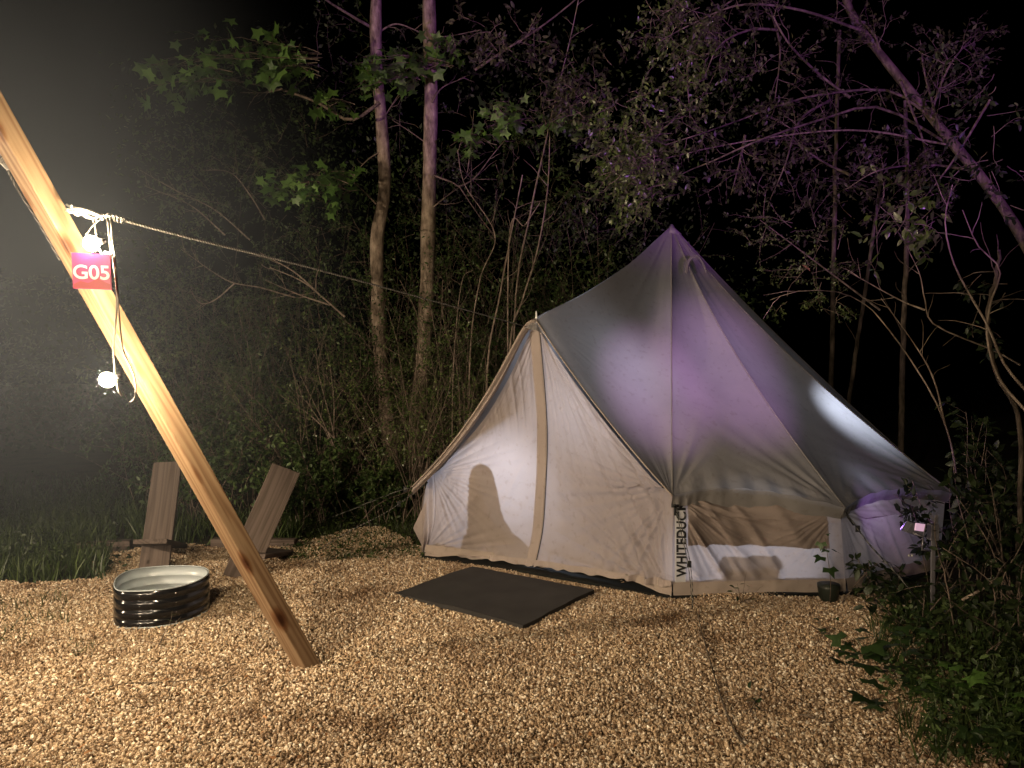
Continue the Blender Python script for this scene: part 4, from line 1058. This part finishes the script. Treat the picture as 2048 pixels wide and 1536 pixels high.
def star_cluster(parent, rg, boxes, depth, n_, size, as_objs=True, root=None):
    n_ = min(n_, 290)
    pos = []; D = []; paths = []
    for bi, (x0, y0, x1, y1) in enumerate(boxes):
        k = max(8, int(n_ * (x1 - x0) * (y1 - y0) / sum((q[2] - q[0]) * (q[3] - q[1]) for q in boxes)))
        m_ = max(3, k // 12); xs, xe = (x1, x0) if (root is None or root > (x0 + x1) / 2) else (x0, x1)
        bp = []
        for _ in range(m_):
            ya = lerp(y0, y1, rg.uniform(.2, .8)); A = PX(xs + rg.normal(0, 8), (y0 + y1) / 2 + (ya - (y0 + y1) / 2) * .4, depth + rg.normal(0, .12)); B = PX(lerp(xs, xe, rg.uniform(.5, 1)), ya + rg.uniform(-.3, .3) * (y1 - y0), depth + rg.normal(0, .28))
            P = np.array([lerp(A, B, t) + [0, 0, .06 * math.sin(3.1 * t)] for t in np.linspace(0, 1, 8)]); P[1:] += rg.normal(0, .018, P[1:].shape); bp.append(P); paths.append((P, np.linspace(.006, .002, 8)))
        for _ in range(k):
            P = bp[rg.integers(0, m_)]; t = rg.uniform(.15, 1) * 7; i = min(int(t), 6); q = lerp(P[i], P[i + 1], t - i)
            e = q + rg.normal(0, .06, 3) + [0, -.01, -.02]; paths.append((np.array([q, (q + e) / 2 + [0, 0, .008], e]), np.full(3, .0013)))
            pos.append(e); d = (e - q) * 6 + rg.normal(0, .7, 3) + [0, -.3, -.45]; D.append(d)
    build_paths(paths, 'twigs', M['twig'], parent, 3, kind='stuff')
    pos = np.array(pos); sz = size * rg.uniform(.5, 1.25, len(pos))
    leaf_objs(parent, pos, D, sz, 'star', M['maple'], rg, .55)
star_cluster(T1, r5, [(520, 330, 700, 420), (560, 350, 640, 430), (620, 330, 720, 380)], 8.9, 140, .15, root=750)
star_cluster(T1, r5, [(270, 100, 480, 210), (290, 60, 640, 170), (480, 110, 640, 190), (600, 180, 700, 240)], 8.6, 260, .15, root=750)
star_cluster(T2, r5, [(690, 100, 900, 160), (700, 120, 840, 190), (850, 60, 930, 130)], 9.2, 190, .15, root=860)
# middle sapling with bright leaves
def sapling(label, ctrl, depth, r0, rg, sub, leafn=0, boxes=None, size=.12, grp='saplings between the trunks and the tent', name='sapling', mt='stem', lk='star'):
    b0 = PX(*ctrl[0][:2], depth); zb = b0[2]
    T = thing(name, label, 'sapling', (b0[0], b0[1], 0), grp)
    P = smoothpts([np.array([b0[0], b0[1], -.05])] + [PX(x, y, depth + (q[0] if q else 0)) for x, y, *q in ctrl], 40)
    paths = [(P, np.linspace(r0, r0 * .4, 40))]
    build_paths(paths, 'stem', M[mt], T, 7); tw = twigs_from(P, r0 * .4, rg, sub, .55, .8, -.01, .14, .35) 
    if sub: build_paths(tw, 'branch', M[mt], T, 4)
    if leafn: star_cluster(T, rg, boxes, depth - .3, leafn, size)
    return T, P, tw
r6 = np.random.default_rng(8)
sapling('pinkish sapling carrying the brightest star-shaped leaves above the tent peak', [(1030, 620), (1062, 420), (1088, 300), (1110, 200), (1140, 80), (1165, -40)], 8.9, .013, r6, 7, 150, [(940, 190, 1060, 290), (960, 200, 1010, 260), (1050, 230, 1200, 275), (900, 260, 990, 310)], .125)
sapling('forked pinkish stem rising left of the tent door edge', [(975, 740), (1000, 590), (1020, 480), (1045, 350)], 8.2, .014, r6, 5)
sapling('thin branch of a sapling leaning right just above the tent peak', [(1018, 490), (1050, 450), (1080, 405)], 8.2, .010, r6, 1)
sapling('mottled thin sapling stem directly above the tent peak', [(1020, 700), (1045, 600), (1075, 500), (1095, 380), (1100, 260)], 8.6, .014, r6, 8)
sapling('thin grey sapling with bare upper twigs right of the straight trunk', [(940, 720), (960, 560), (990, 470), (930, 370), (915, 300)], 8.7, .010, r6, 6)
sapling('slender upright stem between the trunks and the tent door', [(905, 800), (912, 660), (925, 560), (945, 540)], 8.3, .008, r6, 4)
for dx, lb in ((-40, 'bare upright shoot nearest the straight trunk'), (10, 'bare upright shoot bending right beside the straight trunk'), (45, 'bare upright shoot closest to the tent door edge')):
    sapling(lb, [(870 + dx, 900), (872 + dx, 760), (860 + dx * .6, 640), (840 + dx, 560)], 8.6, .008, r6, 3, grp='bare shoots at the foot of the trunks', mt='twig')

# ---- arching small leaved shrub in front of the trunks
def bush(label, cx, cy_px, depth, spreadx, height, rg, nst, tw, per, lsz, mt='privet', twm='twig', grp=None, name='shrub', kind='small', lean=0, arch=.04, cat='shrub', rs=.006, baseoff=.15):
    g_ = PX(cx, cy_px, depth); base = np.array([g_[0], g_[1], -.03]); T = thing(name, label, cat, base, grp)
    stems = []; tws = []
    for k in range(nst):
        a = rg.uniform(0, 6.28); s_ = rg.uniform(.2, 1) * spreadx
        d = np.array([math.cos(a) * s_ + lean, math.sin(a) * s_ * .6, height * rg.uniform(.7, 1.1)]); p0 = base + np.array([rg.normal(0, baseoff), rg.normal(0, baseoff), 0])
        P = wander(p0, d, np.linalg.norm(d) * 1.05, 12, rg, .08, arch); stems.append((P, np.linspace(rs, rs * .35, 13)))
        tws += twigs_from(P, rs * .45, rg, tw, height * .26, .9, .02, .16, .3)
    build_paths(stems, 'stem', M[twm], T, 5); build_paths(tws, 'twigs', M[twm], T, 3, kind='stuff')
    V, Fa = leaves_for(tws + stems, rg, per, lsz, kind); o = mk('foliage', V, Fa, M[mt], T, smooth=False); o['kind'] = 'stuff'
    return T
def leaves_for(paths, rg, per, lsz, kind): return twiggy_leaves(paths, rg, per, lsz, kind)
r7 = np.random.default_rng(33)
bush('arching shrub with tiny bright leaves in front of the two trunks', 800, 800, 8.6, 1.35, 1.9, r7, 26, 10, 16, .032, arch=.07)
bush('wispy small-leaved shrub left of the wavy trunk', 640, 800, 8.8, 1.3, 2.1, r7, 20, 9, 14, .035, arch=.06, grp='undergrowth shrubs behind the camp')
bush('tall wispy brush hiding the lower half of the straight trunk', 850, 860, 8.3, .75, 2.2, r7, 18, 9, 14, .034, arch=.05)
bush('fine brush between the straight trunk and the tent door', 960, 840, 8.1, .6, 2.0, r7, 16, 8, 12, .034, arch=.04)
# bare fan shaped dead shrub near (700,900)
r8 = np.random.default_rng(5)
def bare(label, ctrls, depth, r0, sub, tw=.5, grp='bare dead branches in the undergrowth', name='dead_branch', mt='stem', cat='branch'):
    P0 = PX(*ctrls[0][0][:2], depth); T = thing(name, label, cat, P0, grp); paths = []
    for c in ctrls:
        P = smoothpts([PX(x, y, depth + r8.normal(0, .08)) for x, y in c], 18); paths.append((P, np.linspace(r0, r0 * .3, 18))); paths += twigs_from(P, r0 * .4, r8, sub, tw, .7, .0, .12, .3)
    build_paths(paths, 'branch', M[mt], T, 5); return T
bare('pale fan-shaped dead sapling left of the wavy trunk near the ground', [[(684, 990), (675, 920), (664, 850), (640, 760), (632, 700)], [(672, 900), (640, 830), (600, 750)], [(672, 880), (620, 830), (560, 790)], [(690, 960), (655, 870), (612, 800)], [(668, 860), (668, 800), (660, 730)], [(738, 978), (700, 920), (665, 870)]], 8.7, .011, 4)
bare('dead branch slanting down from upper left behind the rope', [[(690, 634), (640, 590), (600, 560), (540, 535)], [(640, 590), (590, 545), (520, 505)], [(660, 610), (600, 590), (530, 560)]], 8.4, .013, 5)
bare('long thin dead branch reaching left above the chairs', [[(590, 595), (520, 575), (465, 565), (420, 540), (362, 498)], [(470, 566), (430, 600), (400, 606), (380, 580)]], 8.0, .009, 4)
bare('curving dead branch in the dim area above the rope', [[(530, 440), (500, 390), (460, 345), (400, 340)], [(500, 480), (430, 420), (350, 380), (280, 340)], [(450, 470), (380, 410), (290, 372)]], 8.8, .009, 5)

# background shrubs (each its own)
specs = [(330, 800, 9.4, 1.0, 1.9), (420, 850, 8.9, .9, 1.5), (500, 830, 9.3, 1.1, 2.3), (580, 860, 9.2, .9, 1.7), (700, 860, 9.6, 1.0, 2.6), (430, 900, 8.2, .7, 1.0), (640, 930, 8.4, .6, .9),
         (900, 850, 9.5, .9, 2.4), (990, 840, 9.6, .9, 2.7), (1090, 800, 10.2, 1.0, 3.3), (1190, 800, 10.6, 1.2, 3.6), (560, 950, 7.9, .55, .7), (730, 960, 8.3, .5, .7), (380, 780, 10.8, 1.3, 3.0), (560, 700, 10.8, 1.4, 3.6), (820, 700, 10.9, 1.3, 3.8), (970, 700, 11.0, 1.3, 4.0)]
words_ = ['dim shrub at the far left edge of the undergrowth, nearly lost in the haze', 'low twiggy shrub left of the upright chair back', 'tall dim shrub above the leaning post', 'rounded dark shrub above the leaning chair',
          'tall leafy shrub behind the wavy trunk', 'knee-high leafy clump between the two chairs', 'low clump below the dead sapling', 'dense shrub behind the straight trunk', 'tall shrub left of the tent peak',
          'tall dark shrub directly behind the tent peak', 'tall dark shrub between the tent peak and the tent top', 'low broad-leaved clump right behind the leaning chair', 'low weeds at the foot of the wavy trunk',
          'back-row shrub hidden in haze at the left', 'back-row shrub rising behind the dead branches', 'back-row shrub rising between the two trunks', 'back-row shrub behind the bright star-shaped leaves']
r9 = np.random.default_rng(77)
for (cx, cy, dp, sx_, hh_), lb in zip(specs, words_):
    bush(lb, cx, cy, dp, sx_, hh_, r9, int(14 + 4 * hh_), 9, 13, .05 if hh_ > 1.2 else .06, mt='mid', grp='undergrowth shrubs behind the camp', arch=.03, kind='small' if hh_ > 1.2 else 'ovate')

# ---- right side: leaning tree with twiggy crown, thin trunks, evergreen sprays
baseL = np.array([5.6, 6.6, -.1])
TL = thing('leaning_tree', 'big tree leaning left over the tent with purple-lit trunk and tangled twigs', 'tree', baseL)
_, tpl = trunk(TL, [baseL, PX(2330, 900, 6.7), PX(2140, 640, 6.9), PX(2010, 420, 7.1), PX(1880, 255, 7.3), PX(1770, 120, 7.5), PX(1700, 20, 7.7), PX(1660, -120, 7.9)], .064, .034, M['dkbark'], 50, 14)
r10 = np.random.default_rng(12)
tl_limbs = [[(1870, 240), (1780, 182), (1650, 188), (1560, 210), (1480, 240), (1400, 268), (1330, 290)], [(1900, 290), (1760, 215), (1640, 240), (1520, 280), (1430, 320), (1360, 350), (1300, 395)],
            [(1700, 195), (1640, 150), (1580, 90), (1545, 30), (1520, -30)], [(1545, 30), (1560, 100), (1550, 200)], [(1720, 60), (1600, 20), (1480, 10), (1380, 50), (1310, 88)],
            [(1880, 260), (1850, 150), (1840, 80)], [(1860, 230), (1900, 130), (1960, 60)], [(1700, 350), (1640, 320), (1560, 260)], [(1940, 340), (1860, 330), (1760, 340), (1690, 380)], [(1800, 160), (1850, 300), (1830, 360)],
            [(1660, 200), (1600, 240), (1570, 330), (1540, 400)], [(1760, 100), (1740, 60), (1650, -20)], [(1560, 60), (1500, 60), (1440, 90), (1410, 150)], [(1490, 270), (1480, 320), (1462, 390)]]
paths = []; tws = []
for c in tl_limbs:
    P = smoothpts([PX(x, y, 7.2 + r10.normal(0, .15) - .0006 * (1870 - x)) for x, y in c], 18); paths.append((P, np.linspace(.014, .004, 18)))
    t_ = twigs_from(P, .005, r10, 10, .5, .85, .015, .2, .1); tws += t_
    for q in t_[:7]: tws += twigs_from(q[0], .003, r10, 4, .26, .9, .02, .25, .2)
build_paths(paths, 'branch', M['dkbark'], TL, 6); build_paths(tws, 'twigs', M['twig'], TL, 3, kind='stuff')
V, Fa = twiggy_leaves(tws, r10, 8, .05, 'small'); o = mk('crown', V, Fa, M['redleaf'], TL, smooth=False); o['kind'] = 'stuff'
# evergreen sprays at the left of the tangle
def evergreen(label, boxes, depth, nt_, rg, mt='privet', lsz=.05, grp='leafy evergreen branches over the tent', per=9, kind='ovate', twl=.35, root=None):
    c = PX((boxes[0][0] + boxes[0][2]) / 2, (boxes[0][1] + boxes[0][3]) / 2, depth); T = thing('evergreen_branch', label, 'branch', c, grp); tws = []
    main = []
    if root:
        P = smoothpts([PX(x, y, depth) for x, y in root], 16); main.append((P, np.linspace(.012, .004, 16)))
    for k in range(nt_):
        x0, y0, x1, y1 = boxes[rg.integers(0, len(boxes))]; p = PX(rg.uniform(x0, x1), rg.uniform(y0, y1), depth + rg.normal(0, .2))
        d = rg.normal(0, 1, 3) + [-.4, 0, .1]; P = wander(p, d, twl * rg.uniform(.5, 1.2), 6, rg, .18, .04); tws.append((P, np.linspace(.004, .0015, 7)))
        tws += twigs_from(P, .002, rg, 2, twl * .5, .8, .02)
    build_paths(main + tws, 'twigs', M['twig'], T, 4, kind='stuff')
    V, Fa = twiggy_leaves(tws, rg, per, lsz, kind); o = mk('foliage', V, Fa, M[mt], T, smooth=False); o['kind'] = 'stuff'
evergreen('olive-green leafy branch hanging over the left slope of the tent', [(1210, 180, 1290, 360), (1205, 230, 1400, 370), (1240, 330, 1330, 410), (1230, 300, 1330, 330)], 6.9, 110, r10, lsz=.055, root=[(1900, 290), (1700, 260), (1450, 290), (1200, 350)])
evergreen('yellow-green leafy branch hanging from the top of the frame above the tent', [(1340, -10, 1420, 130), (1360, 100, 1430, 260), (1290, -20, 1400, 60), (1400, 60, 1480, 180)], 7.2, 80, r10, lsz=.05, root=[(1600, -60), (1450, 10), (1380, 120), (1380, 240)])
evergreen('leafy branch with pale oval leaves right of the tent top', [(1740, 420, 1880, 500), (1760, 400, 1860, 470)], 6.4, 15, r10, lsz=.10, per=4, root=[(1980, 200), (1900, 330), (1820, 430)])
evergreen('fine fern-like twig with small green leaves over the right slope of the tent', [(1560, 440, 1680, 560), (1500, 430, 1600, 500), (1600, 500, 1720, 600), (1530, 590, 1680, 620)], 7.3, 40, r10, lsz=.032, per=12, kind='small', root=[(1760, 620), (1680, 560), (1600, 500), (1520, 440)])
evergreen('small dull leaves in the twigs at the right edge of the frame', [(1880, 250, 2040, 420), (1960, 520, 2050, 760), (1850, 120, 2000, 300)], 6.2, 40, r10, lsz=.06, per=4, mt='dark')
evergreen('dull reddish leaves high in the dark between the trunks and the leaning tree', [(900, 20, 1080, 100), (1050, 60, 1250, 250), (1120, 150, 1220, 240), (980, 60, 1130, 130)], 8.2, 60, r10, lsz=.07, per=5, mt='redleaf')
evergreen('dull leaves hanging among the thin purple trunks', [(1620, 330, 1800, 480), (1700, 260, 1900, 400), (1500, 240, 1680, 380)], 7.8, 60, r10, lsz=.05, per=6, mt='redleaf')
evergreen('dim leafy mass in the dark left of the wavy trunk, above the dead branches', [(300, 230, 560, 430), (420, 120, 740, 330), (560, 400, 740, 560)], 10.4, 90, r10, lsz=.06, per=10, mt='mid', twl=.6, kind='small')
evergreen('dim leafy mass in the dark between and behind the two trunks', [(650, 30, 860, 260), (780, 200, 1000, 480), (880, 380, 1020, 560)], 10.5, 90, r10, lsz=.06, per=10, mt='mid', twl=.6, kind='small')
evergreen('dim leafy mass in the dark above the tent ridge', [(980, 260, 1230, 440), (1080, 380, 1300, 540), (1010, 100, 1200, 300)], 10.2, 100, r10, lsz=.06, per=10, mt='mid', twl=.6, kind='small')
# thin trunks right
def thin(label, ctrl, depth, r0, sub=6, mt='dkbark', grp='thin trunks right of the tent'):
    b0 = PX(*ctrl[0], depth); T = thing('thin_tree', label, 'tree', (b0[0], b0[1], 0), grp); P = smoothpts([np.array([b0[0], b0[1], -.05])] + [PX(x, y, depth) for x, y in ctrl], 36)
    P = P + r10.normal(0, .004, P.shape)
    build_paths([(P, np.linspace(r0, r0 * .6, 36))], 'trunk', M[mt], T, 10)
    if sub: build_paths(twigs_from(P, r0 * .3, r10, sub, .7, .8, 0, .16, .45), 'branch', M['twig'], T, 4)
thin('straight thin trunk nearest the right slope of the tent', [(1660, 900), (1664, 700), (1668, 500), (1672, 300), (1680, 60)], 9.8, .036)
thin('leaning thin purple trunk, second out from the tent slope', [(1690, 900), (1705, 750), (1725, 620), (1745, 480), (1765, 330)], 9.4, .030)
thin('pale purple-lit thin trunk with blotchy bark, third out from the tent slope', [(1802, 900), (1803, 800), (1808, 640), (1812, 520), (1815, 380), (1810, 200)], 8.6, .036, 8)
thin('crooked dark vine-like trunk at the right edge of the frame', [(2040, 860), (1990, 740), (1975, 640), (1990, 560), (2000, 500)], 5.8, .020)
def bare2(*a, **k): return bare(*a, **k)
bare('long pale branch arching from the ground right of the tent up to the left', [[(1912, 945), (1900, 880), (1870, 800), (1815, 710), (1770, 650), (1735, 612), (1680, 585), (1600, 582), (1540, 600)], [(1890, 850), (1868, 760), (1830, 690), (1762, 596)]], 5.9, .008, 5, .35, grp='bare branches right of the tent', mt='bark')
bare('wavy bare branch hanging below the pale oval leaves', [[(2040, 730), (1985, 700), (1870, 650), (1850, 600), (1840, 550), (1822, 510)], [(1850, 620), (1800, 600), (1700, 545)]], 6.0, .008, 4, .35, grp='bare branches right of the tent', mt='bark')
bare('pair of crossing bare branches near the right edge of the frame', [[(2060, 790), (2010, 730), (1975, 650), (1940, 590), (1905, 520), (1890, 440), (1905, 370)], [(2060, 830), (2000, 760), (1975, 680), (1980, 610), (2000, 540), (1955, 490), (1925, 420)]], 5.4, .011, 4, .35, grp='bare branches right of the tent', mt='bark')
bare('broken bare branch low in the dark at the lower right', [[(1925, 1200), (1985, 1165), (2000, 1140), (2012, 1125)], [(1935, 1172), (1990, 1168), (2030, 1200), (2060, 1170)]], 4.9, .010, 1, .2, grp='bare branches right of the tent', mt='bark')

# lower-right plants
r11 = np.random.default_rng(90)
bush('leafy dark green bush right of the flood lamp stake', 2000, 1150, 5.4, .45, .9, r11, 9, 4, 5, .085, mt='dark', kind='ovate', grp='plants at the right edge of the gravel')
bush('low dark bush hiding the foot of the tent wall at the right', 1790, 1185, 5.3, .30, .34, r11, 9, 4, 5, .07, mt='dark', kind='ovate', grp='plants at the right edge of the gravel')
bush('dark bush at the right edge of the frame, low down', 2070, 1300, 4.5, .4, .7, r11, 9, 4, 5, .075, mt='dark', kind='ovate', grp='plants at the right edge of the gravel')
bush('weedy clump with pointed leaves in front of the dark lower right corner', 1890, 1280, 4.6, .35, .3, r11, 8, 3, 5, .06, mt='dark', kind='ovate', grp='plants at the right edge of the gravel')
bush('leafy bush behind the flood lamp next to the tent', 1960, 1000, 6.6, .8, 1.2, r11, 16, 6, 8, .09, mt='dark', kind='ovate', grp='plants at the right edge of the gravel')
bush('dark leafy bush overlapping the right end of the tent above the flood lamp', 1905, 1110, 5.75, .4, .75, r11, 12, 5, 7, .08, mt='dark', kind='ovate', grp='plants at the right edge of the gravel')
# creepers with large leaves as single objects
def creeper(label, pts, n_, size, kind, mt, rg, name='creeper', zl=.05, grp=None):
    c = G(*pts[0]); T = thing(name, label, 'plant', c, grp)
    P = smoothpts([G(x, y, zl) for x, y in pts], 24); paths = [(P, np.linspace(.004, .002, 24))] + twigs_from(P, .0025, rg, 6, .18, .9, 0, .12, .05, .4)
    build_paths(paths, 'stem', M['twig'], T, 4); pos = []; D = []
    for k in range(n_):
        pp, _ = paths[rg.integers(0, len(paths))]; q = pp[rg.integers(2, len(pp))] + rg.normal(0, .03, 3); q[2] = max(q[2], .03) + rg.uniform(0, .05); pos.append(q); d = rg.normal(0, 1, 3); d[2] = rg.uniform(-.3, .3); D.append(d)
    leaf_objs(T, np.array(pos), D, size * rg.uniform(.6, 1.15, n_), kind, M[mt], rg, .3)
creeper('broad-leaved creeper with large dark lobed leaves spreading over the gravel', [(1870, 1330), (1780, 1340), (1700, 1330), (1720, 1400)], 26, .13, 'tri', 'broad', r11)
creeper('bright green weed with star-shaped leaves in the lower right corner', [(1860, 1400), (1900, 1370), (1960, 1380), (2010, 1420)], 34, .11, 'star', 'maple', r11)
creeper('trailing creeper along the lower right edge of the gravel', [(1800, 1290), (1840, 1340), (1900, 1440), (1980, 1510)], 40, .08, 'tri', 'broad', r11)
creeper('creeper running along the gravel edge by the pot', [(1710, 1215), (1770, 1225), (1830, 1250), (1890, 1280)], 40, .07, 'ovate', 'broad', r11)
creeper('small weed with oval leaves beside the fallen stem in the gravel', [(1500, 1425), (1506, 1412), (1512, 1400)], 9, .05, 'ovate', 'broad', r11)
creeper('tiny seedling in front of the tent wall', [(1480, 1205), (1492, 1200), (1500, 1196)], 7, .045, 'ovate', 'broad', r11)
creeper('small dark weed in the gravel right of the guy rope', [(1620, 1250), (1640, 1262), (1650, 1285)], 8, .05, 'tri', 'broad', r11)
creeper('green weed sprouting just below the fire ring', [(318, 1290), (325, 1275), (330, 1262)], 12, .06, 'blade', 'grass', r11)
# seedling vine with three-lobed leaves against the wall
sv = thing('vine_seedling', 'thin upright vine with four lobed leaves in front of the tent wall', 'plant', G(1660, 1205))
P = smoothpts([G(1660, 1207), PX(1661, 1160, 5.15), PX(1655, 1110, 5.14), PX(1650, 1075, 5.14)], 20); build_paths([(P, np.linspace(.003, .0015, 20))], 'stem', M['twig'], sv, 5)
lp = [(1657, 1132, (.1, -.6, -.5), .10), (1662, 1096, (.8, -.4, -.4), .085), (1654, 1098, (-.8, -.4, -.2), .06), (1644, 1110, (-.8, -.4, -.5), .085), (1642, 1082, (-.2, -.4, -.9), .07), (1652, 1070, (.6, 0, .3), .035)]
leaf_objs(sv, np.array([PX(x, y, 5.13) for x, y, _, _ in lp]), [d for _, _, d, _ in lp], [s_ for *_, s_ in lp], 'tri', M['broad'], r11, .15)

# stem lying on gravel and twigs
def ground_twig(label, pts, r0, z=.022, mt='dkbark', name='fallen_twig', grp=None):
    P = smoothpts([G(x, y, z) for x, y in pts], 30); P[:, 2] += .006 * np.sin(np.linspace(0, 9, 30))
    b = MB(); b.tube(P, np.linspace(r0, r0 * .5, 30), 5); o = b.build(name, M[mt], loc=P[0]); tag(o, label, 'twig', grp)
ground_twig('long thin dark stem trailing over the gravel from the guy rope toward the viewer', [(1492, 1494), (1470, 1465), (1455, 1430), (1438, 1380), (1420, 1320), (1405, 1270), (1395, 1228)], .0055)
ground_twig('long thin dark twig across the gravel below the fire ring', [(180, 1392), (240, 1370), (330, 1362), (440, 1352), (462, 1340)], .0035)
ground_twig('short crooked twig on the gravel left of the post foot', [(438, 1382), (452, 1368), (470, 1360)], .004)
ground_twig('pale twig on the gravel at lower centre', [(950, 1396), (990, 1386), (1030, 1392)], .003)
ground_twig('curved twig on the gravel near the lower edge, left of centre', [(330, 1490), (380, 1500), (420, 1486)], .003)
ground_twig('short dark twig on the gravel right of the mat', [(1236, 1330), (1262, 1322), (1290, 1326)], .003)
ground_twig('forked twig on the gravel near the lobed creeper', [(1600, 1430), (1650, 1442), (1700, 1436)], .0035)
dl = []
for i in range(260):
    x, y = rng.uniform(40, 1850), rng.uniform(1200, 1530); dl.append(G(x, y, .032))
dl = np.array(dl); D = rng.normal(0, 1, dl.shape); D[:, 2] *= .15
V, Fa = leaves(dl, D, rng.uniform(.012, .045, len(dl)), 'ovate', rng, .3); o = mk('leaf_litter', V, Fa, M['dead'], smooth=False, loc=(0, 0, 0), kind='stuff')
# reddish leaf caught in the twigs
o = thing('hanging_leaf', 'single orange dead leaf caught in twigs right of the tent top', 'leaf', PX(1612, 536, 7.1))
leaf_objs(o, np.array([PX(1604, 530, 7.1)]), [(.5, -.5, -.5)], [.10], 'ovate', M['dead'], rng, .3)

# ---- grass
def grass(name, polys, n_, h0, h1, rg, mt='grass', wdt=1.0):
    pos = []
    for (x0, y0, x1, y1, wgt) in polys:
        k = int(n_ * wgt); A = np.array([G(rg.uniform(x0, x1), rg.uniform(y0, y1)) for _ in range(k)]); 
        c = np.sin(A[:, 0] * 7) * np.sin(A[:, 1] * 6 + 1) + rg.normal(0, .5, k); pos.append(A[c > -.35])
    pos = np.vstack(pos); pos[:, 2] = -.01; k = len(pos)
    D = np.c_[rg.normal(0, .35, k), rg.normal(0, .35, k), np.ones(k)]
    V, Fa = leaves(pos, D, rg.uniform(h0, h1, k), 'blade', rg, .9); mk(name, V, Fa, M[mt], smooth=False, loc=(0, 0, 0), kind='stuff')
rg1 = np.random.default_rng(50)
grass('grass', [(-60, 1000, 215, 1165, .6), (-60, 965, 320, 1090, .4)], 9000, .06, .26, rg1)
grass('grass', [(560, 1068, 850, 1126, .4), (560, 1015, 850, 1070, .6)], 4200, .03, .11, rg1)
grass('grass', [(540, 985, 850, 1040, 1)], 2600, .12, .42, rg1)
grass('grass', [(250, 1040, 600, 1088, 1)], 1800, .1, .3, rg1)
grass('grass', [(1740, 1190, 2048, 1330, .5), (1800, 1290, 2060, 1536, .5)], 2600, .05, .18, rg1)
grass('grass', [(-40, 1200, 60, 1300, .6), (60, 1190, 140, 1250, .3), (130, 1290, 190, 1320, .1)], 420, .04, .12, rg1)
# leafy ground cover (weeds) in grass areas
def weeds(polys, n_, size, rg, kind='ovate', mt='dark', name='weeds', zmax=.14):
    pos = []
    for (x0, y0, x1, y1, wgt) in polys:
        A = np.array([G(rg.uniform(x0, x1), rg.uniform(y0, y1)) for _ in range(int(n_ * wgt))]); pos.append(A)
    pos = np.vstack(pos); pos[:, 2] = rg.uniform(.0, zmax, len(pos)); D = rg.normal(0, 1, pos.shape); D[:, 2] *= .5
    V, Fa = leaves(pos, D, size * rg.uniform(.5, 1.3, len(pos)), kind, rg, .7); mk(name, V, Fa, M[mt], smooth=False, loc=(0, 0, 0), kind='stuff')
weeds([(560, 1068, 850, 1122, .4), (600, 1000, 850, 1060, .6)], 2600, .035, rg1, mt='grass', zmax=.08)
weeds([(1760, 1180, 2060, 1420, .7), (1850, 1400, 2060, 1536, .3)], 2300, .045, rg1, zmax=.12, mt='mid')
weeds([(-60, 960, 260, 1150, 1)], 1500, .05, rg1, zmax=.2)

# ---- dark wood behind everything
def mass(name, n_, x0, x1, y0, y1, z1, size, mt, rg):
    X = rg.uniform(x0, x1, n_); Y = rg.uniform(y0, y1, n_); Z = rg.uniform(0, 1, n_) ** (1.9 if z1 > 5 else 1.2) * z1
    keep = (np.sin(X * 1.7 + 2 * np.sin(Z * 1.1)) + np.sin(Z * 2.1 + X * .7) + rg.normal(0, .5, n_)) > -.2; pos = np.c_[X, Y, Z][keep]
    D = rg.normal(0, 1, pos.shape); V, Fa = leaves(pos, D, size * rg.uniform(.5, 1.3, len(pos)), 'small', rg, 1); mk(name, V, Fa, M[mt], smooth=False, loc=(0, 0, 0), kind='stuff')
rg2 = np.random.default_rng(4)
mass('undergrowth', 50000, -6, 4, 11.2, 14, 6.8, .085, 'mid', rg2)
mass('woods', 30000, -16, 4, 14.5, 20, 3.6, .14, 'dark', rg2)

# ------------------------------------------------------------------ mist drifting round the post and its bulbs
mm, n, l, p, o = mat('mist'); n.remove(p); pv = n.new('ShaderNodeVolumePrincipled'); pv.inputs['Color'].default_value = (.74, .84, 1, 1)
tc = n.new('ShaderNodeTexCoord'); ln = n.new('ShaderNodeVectorMath'); ln.operation = 'LENGTH'; l.new(tc.outputs['Object'], ln.inputs[0])
fr = n.new('ShaderNodeMapRange'); fr.interpolation_type = 'SMOOTHSTEP'; fr.inputs['From Min'].default_value = .98; fr.inputs['From Max'].default_value = .15
l.new(ln.outputs['Value'], fr.inputs['Value'])
nz = n.new('ShaderNodeTexNoise'); nz.inputs['Scale'].default_value = 1.6; nz.inputs['Detail'].default_value = 3; l.new(tc.outputs['Object'], nz.inputs['Vector'])
m1 = n.new('ShaderNodeMapRange'); m1.inputs['From Min'].default_value = .3; m1.inputs['From Max'].default_value = .7; m1.inputs['To Min'].default_value = .35; m1.inputs['To Max'].default_value = 1.4; l.new(nz.outputs[0], m1.inputs['Value'])
mu = n.new('ShaderNodeMath'); mu.operation = 'MULTIPLY'; l.new(fr.outputs[0], mu.inputs[0]); l.new(m1.outputs[0], mu.inputs[1])
mu2 = n.new('ShaderNodeMath'); mu2.operation = 'MULTIPLY'; mu2.inputs[1].default_value = .052; l.new(mu.outputs[0], mu2.inputs[0]); l.new(mu2.outputs[0], pv.inputs['Density'])
l.new(pv.outputs[0], o.inputs['Volume'])
import bmesh
bmm = bmesh.new(); bmesh.ops.create_icosphere(bmm, subdivisions=3, radius=1); mme = bpy.data.meshes.new('mist'); bmm.to_mesh(mme); bmm.free(); mme.materials.append(mm)
mo = bpy.data.objects.new('mist', mme); sc.collection.objects.link(mo); mo.location = (-3.2, 5.0, 2.3); mo.scale = (2.5, 3.1, 2.9); mo['kind'] = 'stuff'
